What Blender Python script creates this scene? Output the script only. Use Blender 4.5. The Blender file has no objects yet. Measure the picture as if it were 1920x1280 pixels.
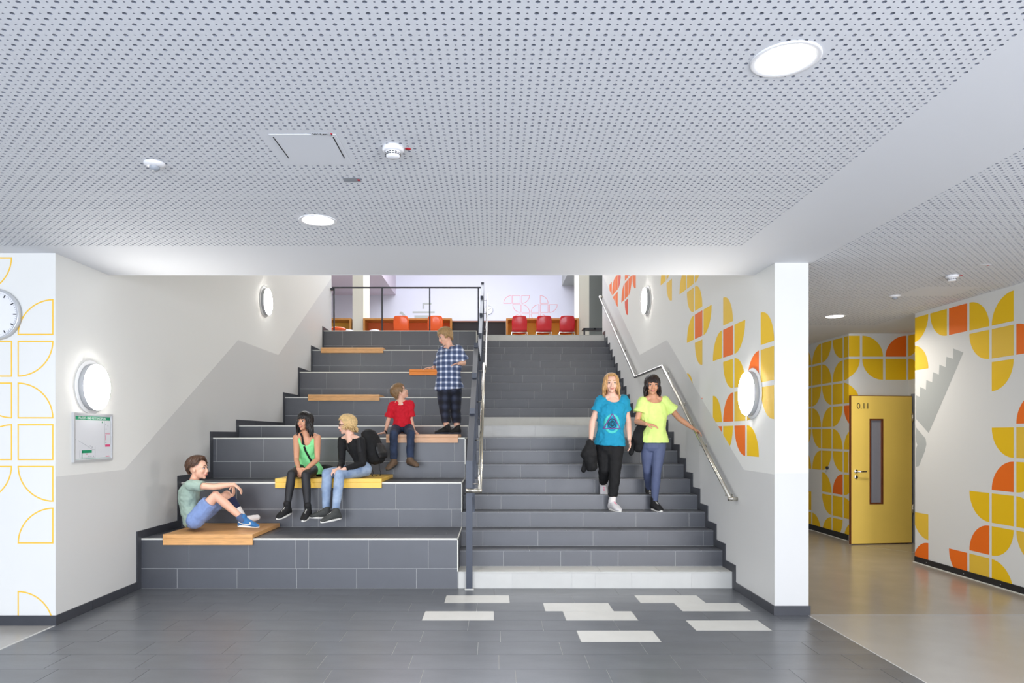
import bpy, bmesh, math, random
import numpy as np
from mathutils import Vector, Matrix, noise as mnoise
from mathutils.bvhtree import BVHTree

random.seed(7)
scene = bpy.context.scene
COL = scene.collection
R = math.radians

# ------------------------------------------------------------------ camera
CX, CY, F, HC = 926.0, 815.0, 1300.0, 1.545
cam_data = bpy.data.cameras.new('camera')
cam = bpy.data.objects.new('camera', cam_data)
COL.objects.link(cam)
cam.location = (0, 0, HC)
cam.rotation_euler = (R(90), 0, 0)
cam_data.sensor_width = 36.0
cam_data.lens = F / 1920 * 36
cam_data.shift_x = (960 - CX) / 1920
cam_data.shift_y = (CY - 640) / 1920
cam_data.clip_end = 200
scene.camera = cam

# ------------------------------------------------------------------ world, light, exposure
vs = scene.view_settings
vs.view_transform = 'Standard'
vs.look = 'None'
vs.gamma = 1.0
vs.use_curve_mapping = False
vs.exposure = 0.44
world = bpy.data.worlds.new('world')
scene.world = world
world.use_nodes = True
world.node_tree.nodes['Background'].inputs[0].default_value = (0.75, 0.85, 1.0, 1)
world.node_tree.nodes['Background'].inputs[1].default_value = 0.6


def area(name, loc, rot, sx, sy, power, color=(1, 1, 1), spread=180, shape='RECTANGLE'):
    l = bpy.data.lights.new(name, 'AREA')
    l.shape = shape
    l.size = sx
    l.size_y = sy
    l.energy = power
    l.color = color
    l.spread = R(spread)
    o = bpy.data.objects.new(name, l)
    COL.objects.link(o)
    o.location = loc
    o.rotation_euler = [R(a) for a in rot]
    return o


# daylight through the window wall behind the photographer
area('window_daylight', (-1.8, -2.45, 1.5), (90, 0, 0), 9.0, 2.85, 385, (0.82, 0.88, 1.0))
# daylight in the corridor's own windows, behind and right
area('corridor_daylight', (3.95, -2.45, 1.6), (90, 0, 0), 1.9, 2.3, 185, (0.95, 0.95, 1.0))
# roof light of the upper hall
area('roof_daylight', (0.0, 19.8, 8.9), (0, 0, 0), 11.0, 7.0, 1100, (0.90, 0.93, 1.0))
# added fill above the stairs, tilted to brighten the chairs and back wall
area('stair_fill_light', (-0.6, 12.8, 7.55), (28, 0, 0), 4.5, 3.5, 170, (1.0, 0.97, 0.90))

# added fill lights, brightening the two side galleries upstairs
area('gallery_fill', (-6.5, 20.5, 6.7), (0, 0, 0), 3.0, 4.0, 130, (1.0, 0.97, 0.95))
area('gallery_fill', (6.0, 20.5, 7.05), (0, 0, 0), 3.0, 4.0, 60, (1.0, 0.97, 0.95))


# ------------------------------------------------------------------ helpers
def lin(c):
    return tuple(((x / 255) / 12.92 if x / 255 <= 0.04045 else ((x / 255 + 0.055) / 1.055) ** 2.4) for x in c)


def mat(name, rgb, rough=0.6, metal=0.0, var=0.0, scale=8.0, bump=0.0, bscale=60.0, emit=0.0, rnd=0.0,
        stretch=(1, 1, 1), coat=0.0, spec=None, alpha=None, trans=0.0, sss=0.0, rgb2=None, detail=3.0):
    """procedural principled material; rgb is 0-255 sRGB."""
    m = bpy.data.materials.new(name)
    m.use_nodes = True
    nt = m.node_tree
    b = nt.nodes['Principled BSDF']
    c = lin(rgb)
    b.inputs['Base Color'].default_value = (*c, 1)
    b.inputs['Roughness'].default_value = rough
    b.inputs['Metallic'].default_value = metal
    if spec is not None:
        b.inputs['Specular IOR Level'].default_value = spec
    if coat:
        b.inputs['Coat Weight'].default_value = coat
        b.inputs['Coat Roughness'].default_value = 0.45 if 'tile' in name else 0.08
    if trans:
        b.inputs['Transmission Weight'].default_value = trans
    if sss:
        b.inputs['Subsurface Weight'].default_value = sss
        b.inputs['Subsurface Radius'].default_value = (0.02, 0.008, 0.005)
    if emit:
        b.inputs['Emission Color'].default_value = (*c, 1)
        b.inputs['Emission Strength'].default_value = emit
    tc = nt.nodes.new('ShaderNodeTexCoord')
    mp = nt.nodes.new('ShaderNodeMapping')
    mp.inputs['Scale'].default_value = stretch
    nt.links.new(tc.outputs['Object'], mp.inputs['Vector'])
    if var or rgb2:
        n = nt.nodes.new('ShaderNodeTexNoise')
        n.inputs['Scale'].default_value = scale
        n.inputs['Detail'].default_value = detail
        nt.links.new(mp.outputs[0], n.inputs['Vector'])
        mix = nt.nodes.new('ShaderNodeMix')
        mix.data_type = 'RGBA'
        c2 = lin(rgb2) if rgb2 else tuple(min(1, x * (1 + var)) for x in c)
        c1 = c if rgb2 else tuple(x * (1 - var) for x in c)
        mix.inputs[6].default_value = (*c1, 1)
        mix.inputs[7].default_value = (*c2, 1)
        ramp = nt.nodes.new('ShaderNodeMapRange')
        ramp.inputs[1].default_value = 0.3
        ramp.inputs[2].default_value = 0.7
        nt.links.new(n.outputs['Fac'], ramp.inputs[0])
        nt.links.new(ramp.outputs[0], mix.inputs[0])
        src = mix.outputs[2]
    else:
        src = None
    if rnd:
        oi = nt.nodes.new('ShaderNodeObjectInfo')
        mr = nt.nodes.new('ShaderNodeMapRange')
        mr.inputs[3].default_value = 1 - rnd
        mr.inputs[4].default_value = 1 + rnd
        nt.links.new(oi.outputs['Random'], mr.inputs[0])
        hsv = nt.nodes.new('ShaderNodeHueSaturation')
        nt.links.new(mr.outputs[0], hsv.inputs['Value'])
        if src is not None:
            nt.links.new(src, hsv.inputs['Color'])
        else:
            hsv.inputs['Color'].default_value = (*c, 1)
        src = hsv.outputs[0]
    if src is not None:
        nt.links.new(src, b.inputs['Base Color'])
    if bump:
        n2 = nt.nodes.new('ShaderNodeTexNoise')
        n2.inputs['Scale'].default_value = bscale
        n2.inputs['Detail'].default_value = 4
        nt.links.new(mp.outputs[0], n2.inputs['Vector'])
        bp = nt.nodes.new('ShaderNodeBump')
        bp.inputs['Strength'].default_value = bump
        bp.inputs['Distance'].default_value = 0.004
        nt.links.new(n2.outputs['Fac'], bp.inputs['Height'])
        nt.links.new(bp.outputs[0], b.inputs['Normal'])
    return m


M = {}
M['wall'] = mat('white_wall_paint', (226, 226, 222), 0.75, bump=0.05, bscale=150)
M['dado'] = mat('grey_dado_paint', (210, 210, 208), 0.45, bump=0.04, bscale=150)
M['ceiling'] = mat('ceiling_paint', (222, 224, 228), 0.8)
M['fleece'] = mat('acoustic_fleece', (146, 149, 158), 0.95)
M['hole_side'] = mat('hole_edge', (136, 140, 150), 0.9)
M['grout'] = mat('light_grout', (196, 196, 194), 0.85, var=0.1, scale=30)
M['tile'] = mat('slate_tile', (55, 58, 66), 0.46, var=0.10, scale=5, bump=0.12, bscale=25, rnd=0.05, spec=1.0, coat=0.4)
M['tile_dark'] = mat('dark_skirting_tile', (58, 60, 66), 0.4, var=0.08, scale=6, rnd=0.05)
M['tile_white'] = mat('pale_tile', (196, 196, 192), 0.4, var=0.03, scale=6, rnd=0.02)
M['ftile'] = mat('floor_tile', (92, 95, 100), 0.30, var=0.13, scale=2.2, bump=0.08, bscale=14, rnd=0.04, spec=0.6, stretch=(1, 2.5, 1))
M['lino'] = mat('linoleum_floor', (158, 150, 138), 0.22, var=0.05, scale=3, spec=0.55, bump=0.02, bscale=60)
M['lino_pale'] = mat('linoleum_pale', (166, 163, 158), 0.25, var=0.04, scale=3, spec=0.55)
M['trimw'] = mat('white_edge_trim', (225, 225, 215), 0.35)
M['black'] = mat('black_skirting', (26, 26, 30), 0.5)
M['steelblue'] = mat('blue_grey_painted_steel', (56, 62, 75), 0.38, spec=0.5)
M['anthracite'] = mat('anthracite_painted_steel', (44, 46, 54), 0.4)
M['inox'] = mat('brushed_stainless', (200, 196, 186), 0.24, metal=1.0, var=0.06, scale=30, stretch=(8, 1, 8))
M['chrome'] = mat('chrome', (225, 225, 228), 0.12, metal=1.0)
M['bamboo'] = mat('bamboo_wood', (216, 162, 102), 0.38, var=0.14, scale=3, stretch=(3, 30, 30), bump=0.03, bscale=30)
M['pinewood'] = mat('pale_pine_wood', (222, 172, 132), 0.42, var=0.10, scale=3, stretch=(3, 30, 30))
M['yellowboard'] = mat('yellow_lacquered_board', (248, 200, 84), 0.38, var=0.04, scale=3, stretch=(2, 25, 25))
M['orangeboard'] = mat('orange_lacquered_board', (238, 136, 28), 0.38, var=0.05, scale=3, stretch=(2, 25, 25))
M['paint_yellow'] = mat('yellow_wall_paint', (244, 198, 0), 0.6)
M['paint_light'] = mat('light_yellow_wall_paint', (238, 196, 60), 0.6)
M['paint_orange'] = mat('orange_wall_paint', (244, 112, 2), 0.6)
M['paint_red'] = mat('red_orange_wall_paint', (228, 84, 44), 0.6)
M['line_yellow'] = mat('ochre_wall_line', (244, 196, 60), 0.6)
M['line_red'] = mat('rose_wall_line', (222, 150, 156), 0.6)
M['graphic_grey'] = mat('grey_wall_graphic', (176, 180, 178), 0.6)
M['lamp'] = mat('lit_diffuser', (255, 252, 246), 0.5, emit=54.0)
M['lampring'] = mat('lamp_back_plate', (240, 240, 238), 0.5)
M['lampbody'] = mat('lamp_grey_housing', (176, 178, 180), 0.4)
M['downlight'] = mat('lit_reflector', (255, 253, 248), 0.4, emit=20.0)
M['white_plastic'] = mat('white_plastic', (232, 232, 234), 0.4)
M['grey_plastic'] = mat('grey_plastic', (150, 155, 162), 0.4)
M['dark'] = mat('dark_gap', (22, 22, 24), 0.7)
M['red_dot'] = mat('red_sticker', (190, 28, 48), 0.5)
M['alu'] = mat('aluminium_frame', (205, 207, 210), 0.35, metal=0.4)
M['paper'] = mat('printed_sheet', (214, 216, 220), 0.5)
M['green'] = mat('safety_green', (0, 140, 96), 0.5)
M['pink'] = mat('print_pink', (214, 70, 120), 0.5)
M['ink'] = mat('black_ink', (34, 34, 38), 0.5)
M['door_yellow'] = mat('yellow_door_laminate', (250, 214, 104), 0.4, var=0.02, scale=2)
M['door_wood'] = mat('dark_wood_edge', (110, 58, 28), 0.5, var=0.2, scale=4, stretch=(20, 20, 2))
M['glass_grey'] = mat('dim_vision_glass', (150, 150, 158), 0.06, spec=0.9, coat=1.0)
M['doorframe'] = mat('grey_steel_frame', (136, 140, 146), 0.4)
M['lavender'] = mat('pale_lavender_wall', (214, 216, 230), 0.8)
M['mauve'] = mat('mauve_bounce_soffit', (206, 194, 206), 0.8)  # mauve bounce light from the floor is put into this colour
M['cream'] = mat('cream_column', (222, 222, 210), 0.75)
M['shelfwood'] = mat('oiled_shelf_wood', (196, 140, 72), 0.45, var=0.1, scale=3, stretch=(3, 20, 20))
M['shelf_yellow'] = mat('shelf_yellow_back', (236, 186, 70), 0.5)
M['shelf_orange'] = mat('shelf_orange_back', (216, 112, 56), 0.5)
M['shelf_black'] = mat('black_low_wall', (40, 36, 42), 0.6)
M['brown_edge'] = mat('brown_capping', (150, 104, 88), 0.5)
M['chair_orange'] = mat('orange_plastic_shell', (246, 92, 8), 0.22, coat=0.4)
M['chair_red'] = mat('red_plastic_shell', (200, 12, 28), 0.22, coat=0.4)
M['chair_white'] = mat('white_plastic_shell', (226, 224, 236), 0.25, coat=0.4)
M['partition'] = mat('grey_glass_partition', (128, 134, 132), 0.1, spec=0.7)


def link(o, parent=None):
    COL.objects.link(o)
    if parent is not None:
        o.parent = parent
        o.location = o.location - Vector(ROOTLOC.get(parent.name, (0, 0, 0)))
    return o


ROOTLOC = {}


class MB:
    """collects shapes, links them as one mesh object"""

    def __init__(self):
        self.v, self.f, self.m, self.s = [], [], [], []
        self.mi = 0

    def add(self, vs_, fs, smooth=False):
        b = len(self.v)
        self.v += [tuple(p) for p in vs_]
        for f in fs:
            self.f.append([i + b for i in f])
            self.m.append(self.mi)
            self.s.append(smooth)
        return self

    def box(self, x0, x1, y0, y1, z0, z1):
        v = [(x0, y0, z0), (x1, y0, z0), (x1, y1, z0), (x0, y1, z0), (x0, y0, z1), (x1, y0, z1), (x1, y1, z1), (x0, y1, z1)]
        return self.add(v, [(0, 3, 2, 1), (4, 5, 6, 7), (0, 1, 5, 4), (1, 2, 6, 5), (2, 3, 7, 6), (3, 0, 4, 7)])

    def quad(self, a, b, c, d):
        return self.add([a, b, c, d], [(0, 1, 2, 3)])

    def tube(self, pts, r, seg=10, smooth=True, cap=True, squash=None):
        """tube through pts; r number or list; squash=(axis, factor) flattens"""
        pts = [Vector(p) for p in pts]
        n = len(pts)
        rr = r if isinstance(r, (list, tuple)) else [r] * n
        vs_, fs = [], []
        prev = None
        for i, p in enumerate(pts):
            if i == 0:
                t = pts[1] - pts[0]
            elif i == n - 1:
                t = pts[-1] - pts[-2]
            else:
                t = (pts[i + 1] - p).normalized() + (p - pts[i - 1]).normalized()
            t.normalize()
            if prev is None:
                a = Vector((0, 0, 1)) if abs(t.z) < 0.9 else Vector((1, 0, 0))
                u = t.cross(a).normalized()
            else:
                u = (prev - t * prev.dot(t)).normalized()
            prev = u
            w = t.cross(u)
            k = 1.0
            if 0 < i < n - 1:
                c = (pts[i + 1] - p).normalized().dot((p - pts[i - 1]).normalized())
                k = 1.0 / max(0.5, math.sqrt(max(0.0, (1 + c) / 2)))
            for j in range(seg):
                a = 2 * math.pi * j / seg
                off = (u * math.cos(a) + w * math.sin(a)) * rr[i] * k
                if squash:
                    off[squash[0]] *= squash[1]
                vs_.append(p + off)
        for i in range(n - 1):
            for j in range(seg):
                a, b = i * seg + j, i * seg + (j + 1) % seg
                fs.append((a, b, b + seg, a + seg))
        if cap:
            fs.append(tuple(range(seg))[::-1])
            fs.append(tuple((n - 1) * seg + j for j in range(seg)))
        return self.add(vs_, fs, smooth)

    def loft(self, rings, smooth=True):
        """rings: (centre, avec, bvec); elliptical loft with closed ends, 16 sides"""
        seg = 16
        vs_, fs = [], []
        for c, a, b in rings:
            c, a, b = Vector(c), Vector(a), Vector(b)
            for j in range(seg):
                t = 2 * math.pi * j / seg
                vs_.append(c + a * math.cos(t) + b * math.sin(t))
        n = len(rings)
        for i in range(n - 1):
            for j in range(seg):
                p, q = i * seg + j, i * seg + (j + 1) % seg
                fs.append((p, q, q + seg, p + seg))
        k = len(vs_)
        vs_ += [Vector(rings[0][0]), Vector(rings[-1][0])]
        for j in range(seg):
            fs.append((k, (j + 1) % seg, j))
            fs.append((k + 1, (n - 1) * seg + j, (n - 1) * seg + (j + 1) % seg))
        return self.add(vs_, fs, smooth)

    def ell(self, c, a, b, u, seg=16, rings=10, smooth=True):
        """ellipsoid, a b u are half-axis vectors"""
        c, a, b, u = Vector(c), Vector(a), Vector(b), Vector(u)
        vs_, fs = [c - u], []
        for i in range(1, rings):
            ph = math.pi * i / rings
            for j in range(seg):
                t = 2 * math.pi * j / seg
                vs_.append(c + (a * math.cos(t) + b * math.sin(t)) * math.sin(ph) - u * math.cos(ph))
        vs_.append(c + u)
        for j in range(seg):
            fs.append((0, 1 + (j + 1) % seg, 1 + j))
        for i in range(rings - 2):
            for j in range(seg):
                p, q = 1 + i * seg + j, 1 + i * seg + (j + 1) % seg
                fs.append((p, q, q + seg, p + seg))
        e = len(vs_) - 1
        for j in range(seg):
            fs.append((e, 1 + (rings - 2) * seg + j, 1 + (rings - 2) * seg + (j + 1) % seg))
        return self.add(vs_, fs, smooth)

    def sph(self, c, r, seg=12, rings=8):
        return self.ell(c, (r, 0, 0), (0, r, 0), (0, 0, r), seg, rings)

    def cap(self, p0, p1, r0, r1=None, seg=12):
        """tapered capsule"""
        r1 = r0 if r1 is None else r1
        p0, p1 = Vector(p0), Vector(p1)
        t = (p1 - p0)
        L = t.length
        if L < 1e-4:
            return self.sph(p0, max(r0, r1), 14, 10)
        t = t / L if L > 1e-6 else Vector((0, 0, 1))
        pts, rr = [], []
        for k in (0.98, 0.8, 0.5, 0.2):
            pts.append(p0 - t * r0 * k)
            rr.append(r0 * math.sqrt(1 - k * k))
        pts += [p0, p1]
        rr += [r0, r1]
        for k in (0.2, 0.5, 0.8, 0.98):
            pts.append(p1 + t * r1 * k)
            rr.append(r1 * math.sqrt(1 - k * k))
        return self.tube(pts, rr, seg)

    def lathe(self, c, axis, prof, seg=32, smooth=True):
        """prof: list of (radius, height along axis)"""
        c, axis = Vector(c), Vector(axis).normalized()
        a = Vector((0, 0, 1)) if abs(axis.z) < 0.9 else Vector((1, 0, 0))
        u = axis.cross(a).normalized()
        w = axis.cross(u)
        vs_, fs = [], []
        for r, h in prof:
            for j in range(seg):
                t = 2 * math.pi * j / seg
                vs_.append(c + axis * h + (u * math.cos(t) + w * math.sin(t)) * r)
        for i in range(len(prof) - 1):
            for j in range(seg):
                p, q = i * seg + j, i * seg + (j + 1) % seg
                fs.append((p, q, q + seg, p + seg))
        return self.add(vs_, fs, smooth)

    def prism(self, poly, ext):
        """poly: 3D points; ext: extrusion vector"""
        n = len(poly)
        e = Vector(ext)
        vs_ = [Vector(p) for p in poly] + [Vector(p) + e for p in poly]
        fs = [tuple(range(n))[::-1], tuple(range(n, 2 * n))]
        fs += [(i, (i + 1) % n, (i + 1) % n + n, i + n) for i in range(n)]
        return self.add(vs_, fs)

    def mesh(self, name, mats):
        me = bpy.data.meshes.new(name)
        me.from_pydata(self.v, [], self.f)
        for m in (mats if isinstance(mats, (list, tuple)) else [mats]):
            me.materials.append(m)
        me.polygons.foreach_set('material_index', self.m)
        me.polygons.foreach_set('use_smooth', self.s)
        me.update()
        return me

    def build(self, name, mats, parent=None, fixn=True):
        me = self.mesh(name, mats)
        if fixn:
            bm = bmesh.new()
            bm.from_mesh(me)
            bmesh.ops.recalc_face_normals(bm, faces=bm.faces)
            bm.to_mesh(me)
            bm.free()
        o = bpy.data.objects.new(name, me)
        return link(o, parent)


def box(name, x0, x1, y0, y1, z0, z1, m, parent=None, kind=None):
    o = MB().box(x0, x1, y0, y1, z0, z1).build(name, m, parent)
    if kind:
        o['kind'] = kind
    return o


def thing(name, label, cat, loc=(0, 0, 0), group=None, kind=None):
    o = bpy.data.objects.new(name, None)
    o.empty_display_size = 0.1
    COL.objects.link(o)
    o.location = loc
    ROOTLOC[o.name] = tuple(loc)
    o['label'] = label
    o['category'] = cat
    if group:
        o['group'] = group
    if kind:
        o['kind'] = kind
    return o


def tag(o, label, cat, group=None, kind=None):
    o['label'] = label
    o['category'] = cat
    if group:
        o['group'] = group
    if kind:
        o['kind'] = kind
    return o


def bevel(o, w=0.004, seg=2):
    md = o.modifiers.new('bevel', 'BEVEL')
    md.width = w
    md.segments = seg
    md.limit_method = 'ANGLE'
    return o


def P(x, y, d):
    """the real point that the photograph shows at pixel x, y when it stands d metres away"""
    return Vector(((x - CX) * d / F, d, HC - (y - CY) * d / F))


_tc = {}


def tile(parent, x0, x1, y0, y1, z0, z1, m, name='tile'):
    """one tile as its own object; equal tiles share a mesh"""
    k = (round(x1 - x0, 4), round(y1 - y0, 4), round(z1 - z0, 4), m.name)
    if k not in _tc:
        a, b, c = k[0] / 2, k[1] / 2, k[2] / 2
        _tc[k] = MB().box(-a, a, -b, b, -c, c).mesh(name, m)
    o = bpy.data.objects.new(name, _tc[k])
    o.location = ((x0 + x1) / 2, (y0 + y1) / 2, (z0 + z1) / 2)
    return link(o, parent)


# ------------------------------------------------------------------ dimensions (metres, camera above the origin looking along +Y)
XL, XR, XB = -3.56, 2.41, -0.36          # left wall, right wall, side of the seating steps
D1 = 6.98                                 # first riser
T = 0.2975
H1, H2 = 0.1675, 0.170
RY = [D1 + T * i for i in range(10)] + [11.78 + T * i for i in range(12)]      # riser positions
RZ = [H1 * (i + 1) for i in range(10)] + [1.675 + H2 * (i + 1) for i in range(12)]
BY = [RY[0], RY[3], RY[6], RY[9], RY[10], RY[13], RY[16], RY[19]]
BZ = [RZ[2], RZ[5], RZ[8], RZ[9], RZ[12], RZ[15], RZ[18], RZ[21]]
ZC = 3.02
XF = 2.69                                 # edge of the tiled floor
G = 0.004                                 # joint
TT = 0.003                                # tile stands proud of its bed

# ------------------------------------------------------------------ floor
fl = thing('floor', 'grey tiled hall floor with scattered pale tiles in front of the stairs', 'floor', kind='structure')
del fl['category']
box('tile_bed', XL, XF, -2.6, 7.1, -0.2, -0.003, M['grout'], fl)
rows = [-0.456, -0.152, 0.0014, -0.2077, 0.0493, -0.1167, 0.0338, 0.1398]
offs = [0.002] + rows
PT = 0.602
whites = {1: [-0.456, 1.362], 2: [0.453, 1.663], 3: [-0.605, 0.603], 4: [1.604], 5: [0.6495]}
far_tiles = MB()
for k in range(31):
    y1 = D1 + 0.0 - 0.3005 * k
    y0 = y1 - 0.3005
    off = offs[k] if k < len(offs) else random.uniform(-.3, .3)
    n0 = math.floor((XL - off) / PT)
    x = off + n0 * PT
    lim_r = XF
    while x < lim_r:
        a, b = max(x, XL + 0.012), min(x + PT, lim_r)
        if k == 0:
            a, b = a, min(b, XR if False else lim_r)
        if b - a > 0.03:
            white = k in whites and any(abs(x - w) < 0.06 for w in whites[k])
            if k < 14:
                tile(fl, a + G / 2, b - G / 2, y0 + G / 2, y1 - G / 2, -0.006, 0.0, M['tile_white'] if white else M['ftile'])
            else:
                far_tiles.box(a + G / 2, b - G / 2, y0 + G / 2, y1 - G / 2, -0.006, 0.0)
        x += PT
far_tiles.build('tiles_behind_camera', M['ftile'], fl)['kind'] = 'stuff'
# linoleum left and right
box('floor_corridor', XF + 0.008, 9.0, 5.96, 16.0, -0.2, 0.0, M['lino'], kind='structure')
box('floor_passage', XF + 0.008, 9.0, -2.6, 5.952, -0.2, 0.0, M['lino_pale'], kind='structure')
box('floor_left', -9.0, XL - 0.008, -2.6, 6.2, -0.2, 0.0, M['lino_pale'], kind='structure')
box('trim_1', XF, XF + 0.008, -2.6, 5.96, -0.2, 0.001, M['grout'], kind='structure')
box('trim_2', XL - 0.008, XL, -2.6, 5.64, -0.2, 0.001, M['grout'], kind='structure')

# ------------------------------------------------------------------ walls
YLP, YRP = 5.63, 5.948
wl = box('wall_left', XL - 0.3, XL, YLP, 15.2, 0, 9.0, M['wall'], kind='structure')
wp = box('wall_front_left', -9.0, XL - 0.3, YLP, YLP + 0.3, 0, 3.4, M['wall'], kind='structure')
wr = box('wall_right', XR, 2.70, YRP, 15.4, 0, 9.0, M['wall'], kind='structure')


def dado(name, xa, xb, y0, yend, parent):
    pts = [(y0, 0), (y0, 1.205), (6.68, 1.21), (9.65, 2.865), (11.45, 2.865), (yend, 2.865 + 0.565 * (yend - 11.45)), (yend, 0)]
    MB().prism([(xa, y, z) for y, z in pts], (xb - xa, 0, 0)).build(name, M['dado'], parent)


dado('dado_paint', XL, XL + 0.001, YLP + 0.001, 15.19, wl)
dado('dado_paint', XR - 0.001, XR, YRP + 0.001, 15.39, wr)
MB().box(XR + 0.001, 2.699, YRP - 0.001, YRP, 0, 1.215).build('dado_paint', M['dado'], wr)
# little plastered cap on the pier end
MB().lathe(P(1497, 754, YRP), (0, -1, 0), [(0.0001, 0.004), (0.01, 0.004), (0.012, 0)], 12).build('wall_cap', M['white_plastic'], wr)

# corridor
XC = 5.13
XC2, YC2 = 5.17, 10.1
wc = box('wall_corridor_right', XC, XC + 0.9, -2.6, 8.446, 0, 3.3, M['wall'], kind='structure')
wn = box('wall_corridor_left', XC2, XC2 + 0.05, YC2, 16.0, 0, 3.3, M['wall'], kind='structure')
wb = box('wall_corridor_end', XC2 + 0.05, 6.6, YC2, YC2 + 0.2, 0, 3.3, M['wall'], kind='structure')
ws = box('wall_recess', 6.03, 6.6, 8.446, YC2, 0, 3.3, M['wall'], kind='structure')
box('wall_corridor_far', 2.3, 5.3, 15.9, 16.1, 0, 3.3, M['wall'], kind='structure')
box('wall_passage_left', -9.2, -9.0, -2.6, 6.2, 0, 3.3, M['wall'], kind='structure')
# window wall behind the camera: parapet, lintel, posts
bw = box('wall_window', -9.2, 6.0, -2.75, -2.6, 0, 0.06, M['wall'], kind='structure')
box('lintel', -9.2, 6.0, -2.75, -2.6, 2.9, 3.3, M['wall'], bw)
for i, x in enumerate([-9.1, -6.6, -2.5, -2.4, -0.3, 1.8, 2.8, 5.4]):
    box('window_post', x - 0.05, x + 0.05, -2.75, -2.6, 0.06, 2.9, M['alu'], bw)

# ------------------------------------------------------------------ ceiling with real perforations
PITCH = 0.0328


def perforated(name, zones):
    """zones: (x0, x1, y0, y1, left_lim(y), right_lim(y)); holes alternate 20 mm and 12 mm"""
    V, Fc, MI = [], [], []
    base = 0
    dirs = [(1, 0), (1, 1), (0, 1), (-1, 1), (-1, 0), (-1, -1), (0, -1), (1, -1)]
    O = np.array(dirs, float) * PITCH / 2
    A = np.array([(math.cos(math.atan2(d[1], d[0])), math.sin(math.atan2(d[1], d[0]))) for d in dirs])
    cells, plain = [], []
    for (x0, x1, y0, y1, fl_, fr_, skip) in zones:
        ny = int((y1 - y0) / PITCH)
        nx = int((x1 - x0) / PITCH)
        for j in range(ny):
            yc = y1 - (j + 0.5) * PITCH
            i0, i1 = max(0, int((fl_(yc) - x0) / PITCH)), min(nx, int((fr_(yc) - x0) / PITCH))
            for i in range(i0, i1):
                xc = x0 + (i + 0.5) * PITCH
                hit = False
                for (a, b, c, d) in skip:
                    if a < xc < b and c < yc < d:
                        hit = True
                        break
                if hit:
                    plain.append((xc - PITCH / 2, xc + PITCH / 2, yc))
                else:
                    cells.append((xc, yc, 0.0089 if (i + j) % 2 == 0 else 0.0042))
            if i0 > 0:
                plain.append((x0, x0 + i0 * PITCH, yc))
            if i1 < nx:
                plain.append((x0 + i1 * PITCH, x0 + nx * PITCH, yc))
    n = len(cells)
    C = np.array(cells)
    V = np.zeros((n, 24, 3))
    V[:, 0:8, 0] = C[:, None, 0] + O[None, :, 0]
    V[:, 0:8, 1] = C[:, None, 1] + O[None, :, 1]
    for off, z in ((8, 0.0), (16, 0.0125)):
        V[:, off:off + 8, 0] = C[:, None, 0] + A[None, :, 0] * C[:, 2][:, None]
        V[:, off:off + 8, 1] = C[:, None, 1] + A[None, :, 1] * C[:, 2][:, None]
        V[:, off:off + 8, 2] = z
    V[:, :, 2] += ZC
    q = []
    for j in range(8):
        k = (j + 1) % 8
        q.append((j, j + 8, k + 8, k))
        q.append((j + 8, j + 16, k + 16, k + 8))
    Q = np.array(q)
    FQ = (Q[None, :, :] + (np.arange(n) * 24)[:, None, None]).reshape(-1, 4)
    verts = V.reshape(-1, 3)
    if plain:
        pv = np.array([[(a, y - PITCH / 2, ZC), (a, y + PITCH / 2, ZC), (b, y + PITCH / 2, ZC), (b, y - PITCH / 2, ZC)] for a, b, y in plain]).reshape(-1, 3)
        pf = np.arange(len(pv)).reshape(-1, 4) + len(verts)
        verts = np.vstack([verts, pv])
        FQ = np.vstack([FQ, pf])
    me = bpy.data.meshes.new(name)
    me.vertices.add(len(verts))
    me.vertices.foreach_set('co', verts.ravel())
    me.loops.add(FQ.size)
    me.loops.foreach_set('vertex_index', FQ.ravel().astype(np.int32))
    me.polygons.add(len(FQ))
    me.polygons.foreach_set('loop_start', (np.arange(len(FQ)) * 4).astype(np.int32))
    me.polygons.foreach_set('loop_total', np.full(len(FQ), 4, np.int32))
    me.materials.append(M['ceiling'])
    me.materials.append(M['hole_side'])
    mi = np.zeros(len(FQ), np.int32)
    mi[1:n * 16:2] = 1
    me.polygons.foreach_set('material_index', mi)
    me.polygons.foreach_set('use_smooth', np.zeros(len(FQ), bool))
    me.update(calc_edges=True)
    o = bpy.data.objects.new(name, me)
    COL.objects.link(o)
    return o


def disc_skip(c, r):
    return (c[0] - r, c[0] + r, c[1] - r, c[1] + r)


DL = [(1.146, 2.724), (-1.21, 4.77)]
DLC = (4.25, 8.64)
skips = [disc_skip(c, 0.13) for c in DL] + [(-1.15, -0.74, 3.37, 3.80)]
YP = 5.43
ce = perforated('ceiling', [
    (-6.0, 1.94, 1.5, YP, lambda y: -(0.73 * y + 0.55), lambda y: 0.80 * y + 0.4, skips),
    (2.72, XC, 3.0, 9.3, lambda y: 0.40 * y - 0.2, lambda y: 0.80 * y + 0.3, [disc_skip(DLC, 0.13), (4.25, 4.85, 6.9, 7.35)])])
ce['kind'] = 'structure'
ny1, ny2 = int((YP - 1.5) / PITCH), int((9.3 - 3.0) / PITCH)
nx1, nx2 = int(7.94 / PITCH), int((XC - 2.72) / PITCH)
yA, yB = YP - ny1 * PITCH, 9.3 - ny2 * PITCH
xA, xB = -6.0 + nx1 * PITCH, 2.72 + nx2 * PITCH
pl = MB()


def cq(x0, x1, y0, y1):
    pl.quad((x0, y0, ZC), (x0, y1, ZC), (x1, y1, ZC), (x1, y0, ZC))


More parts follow.
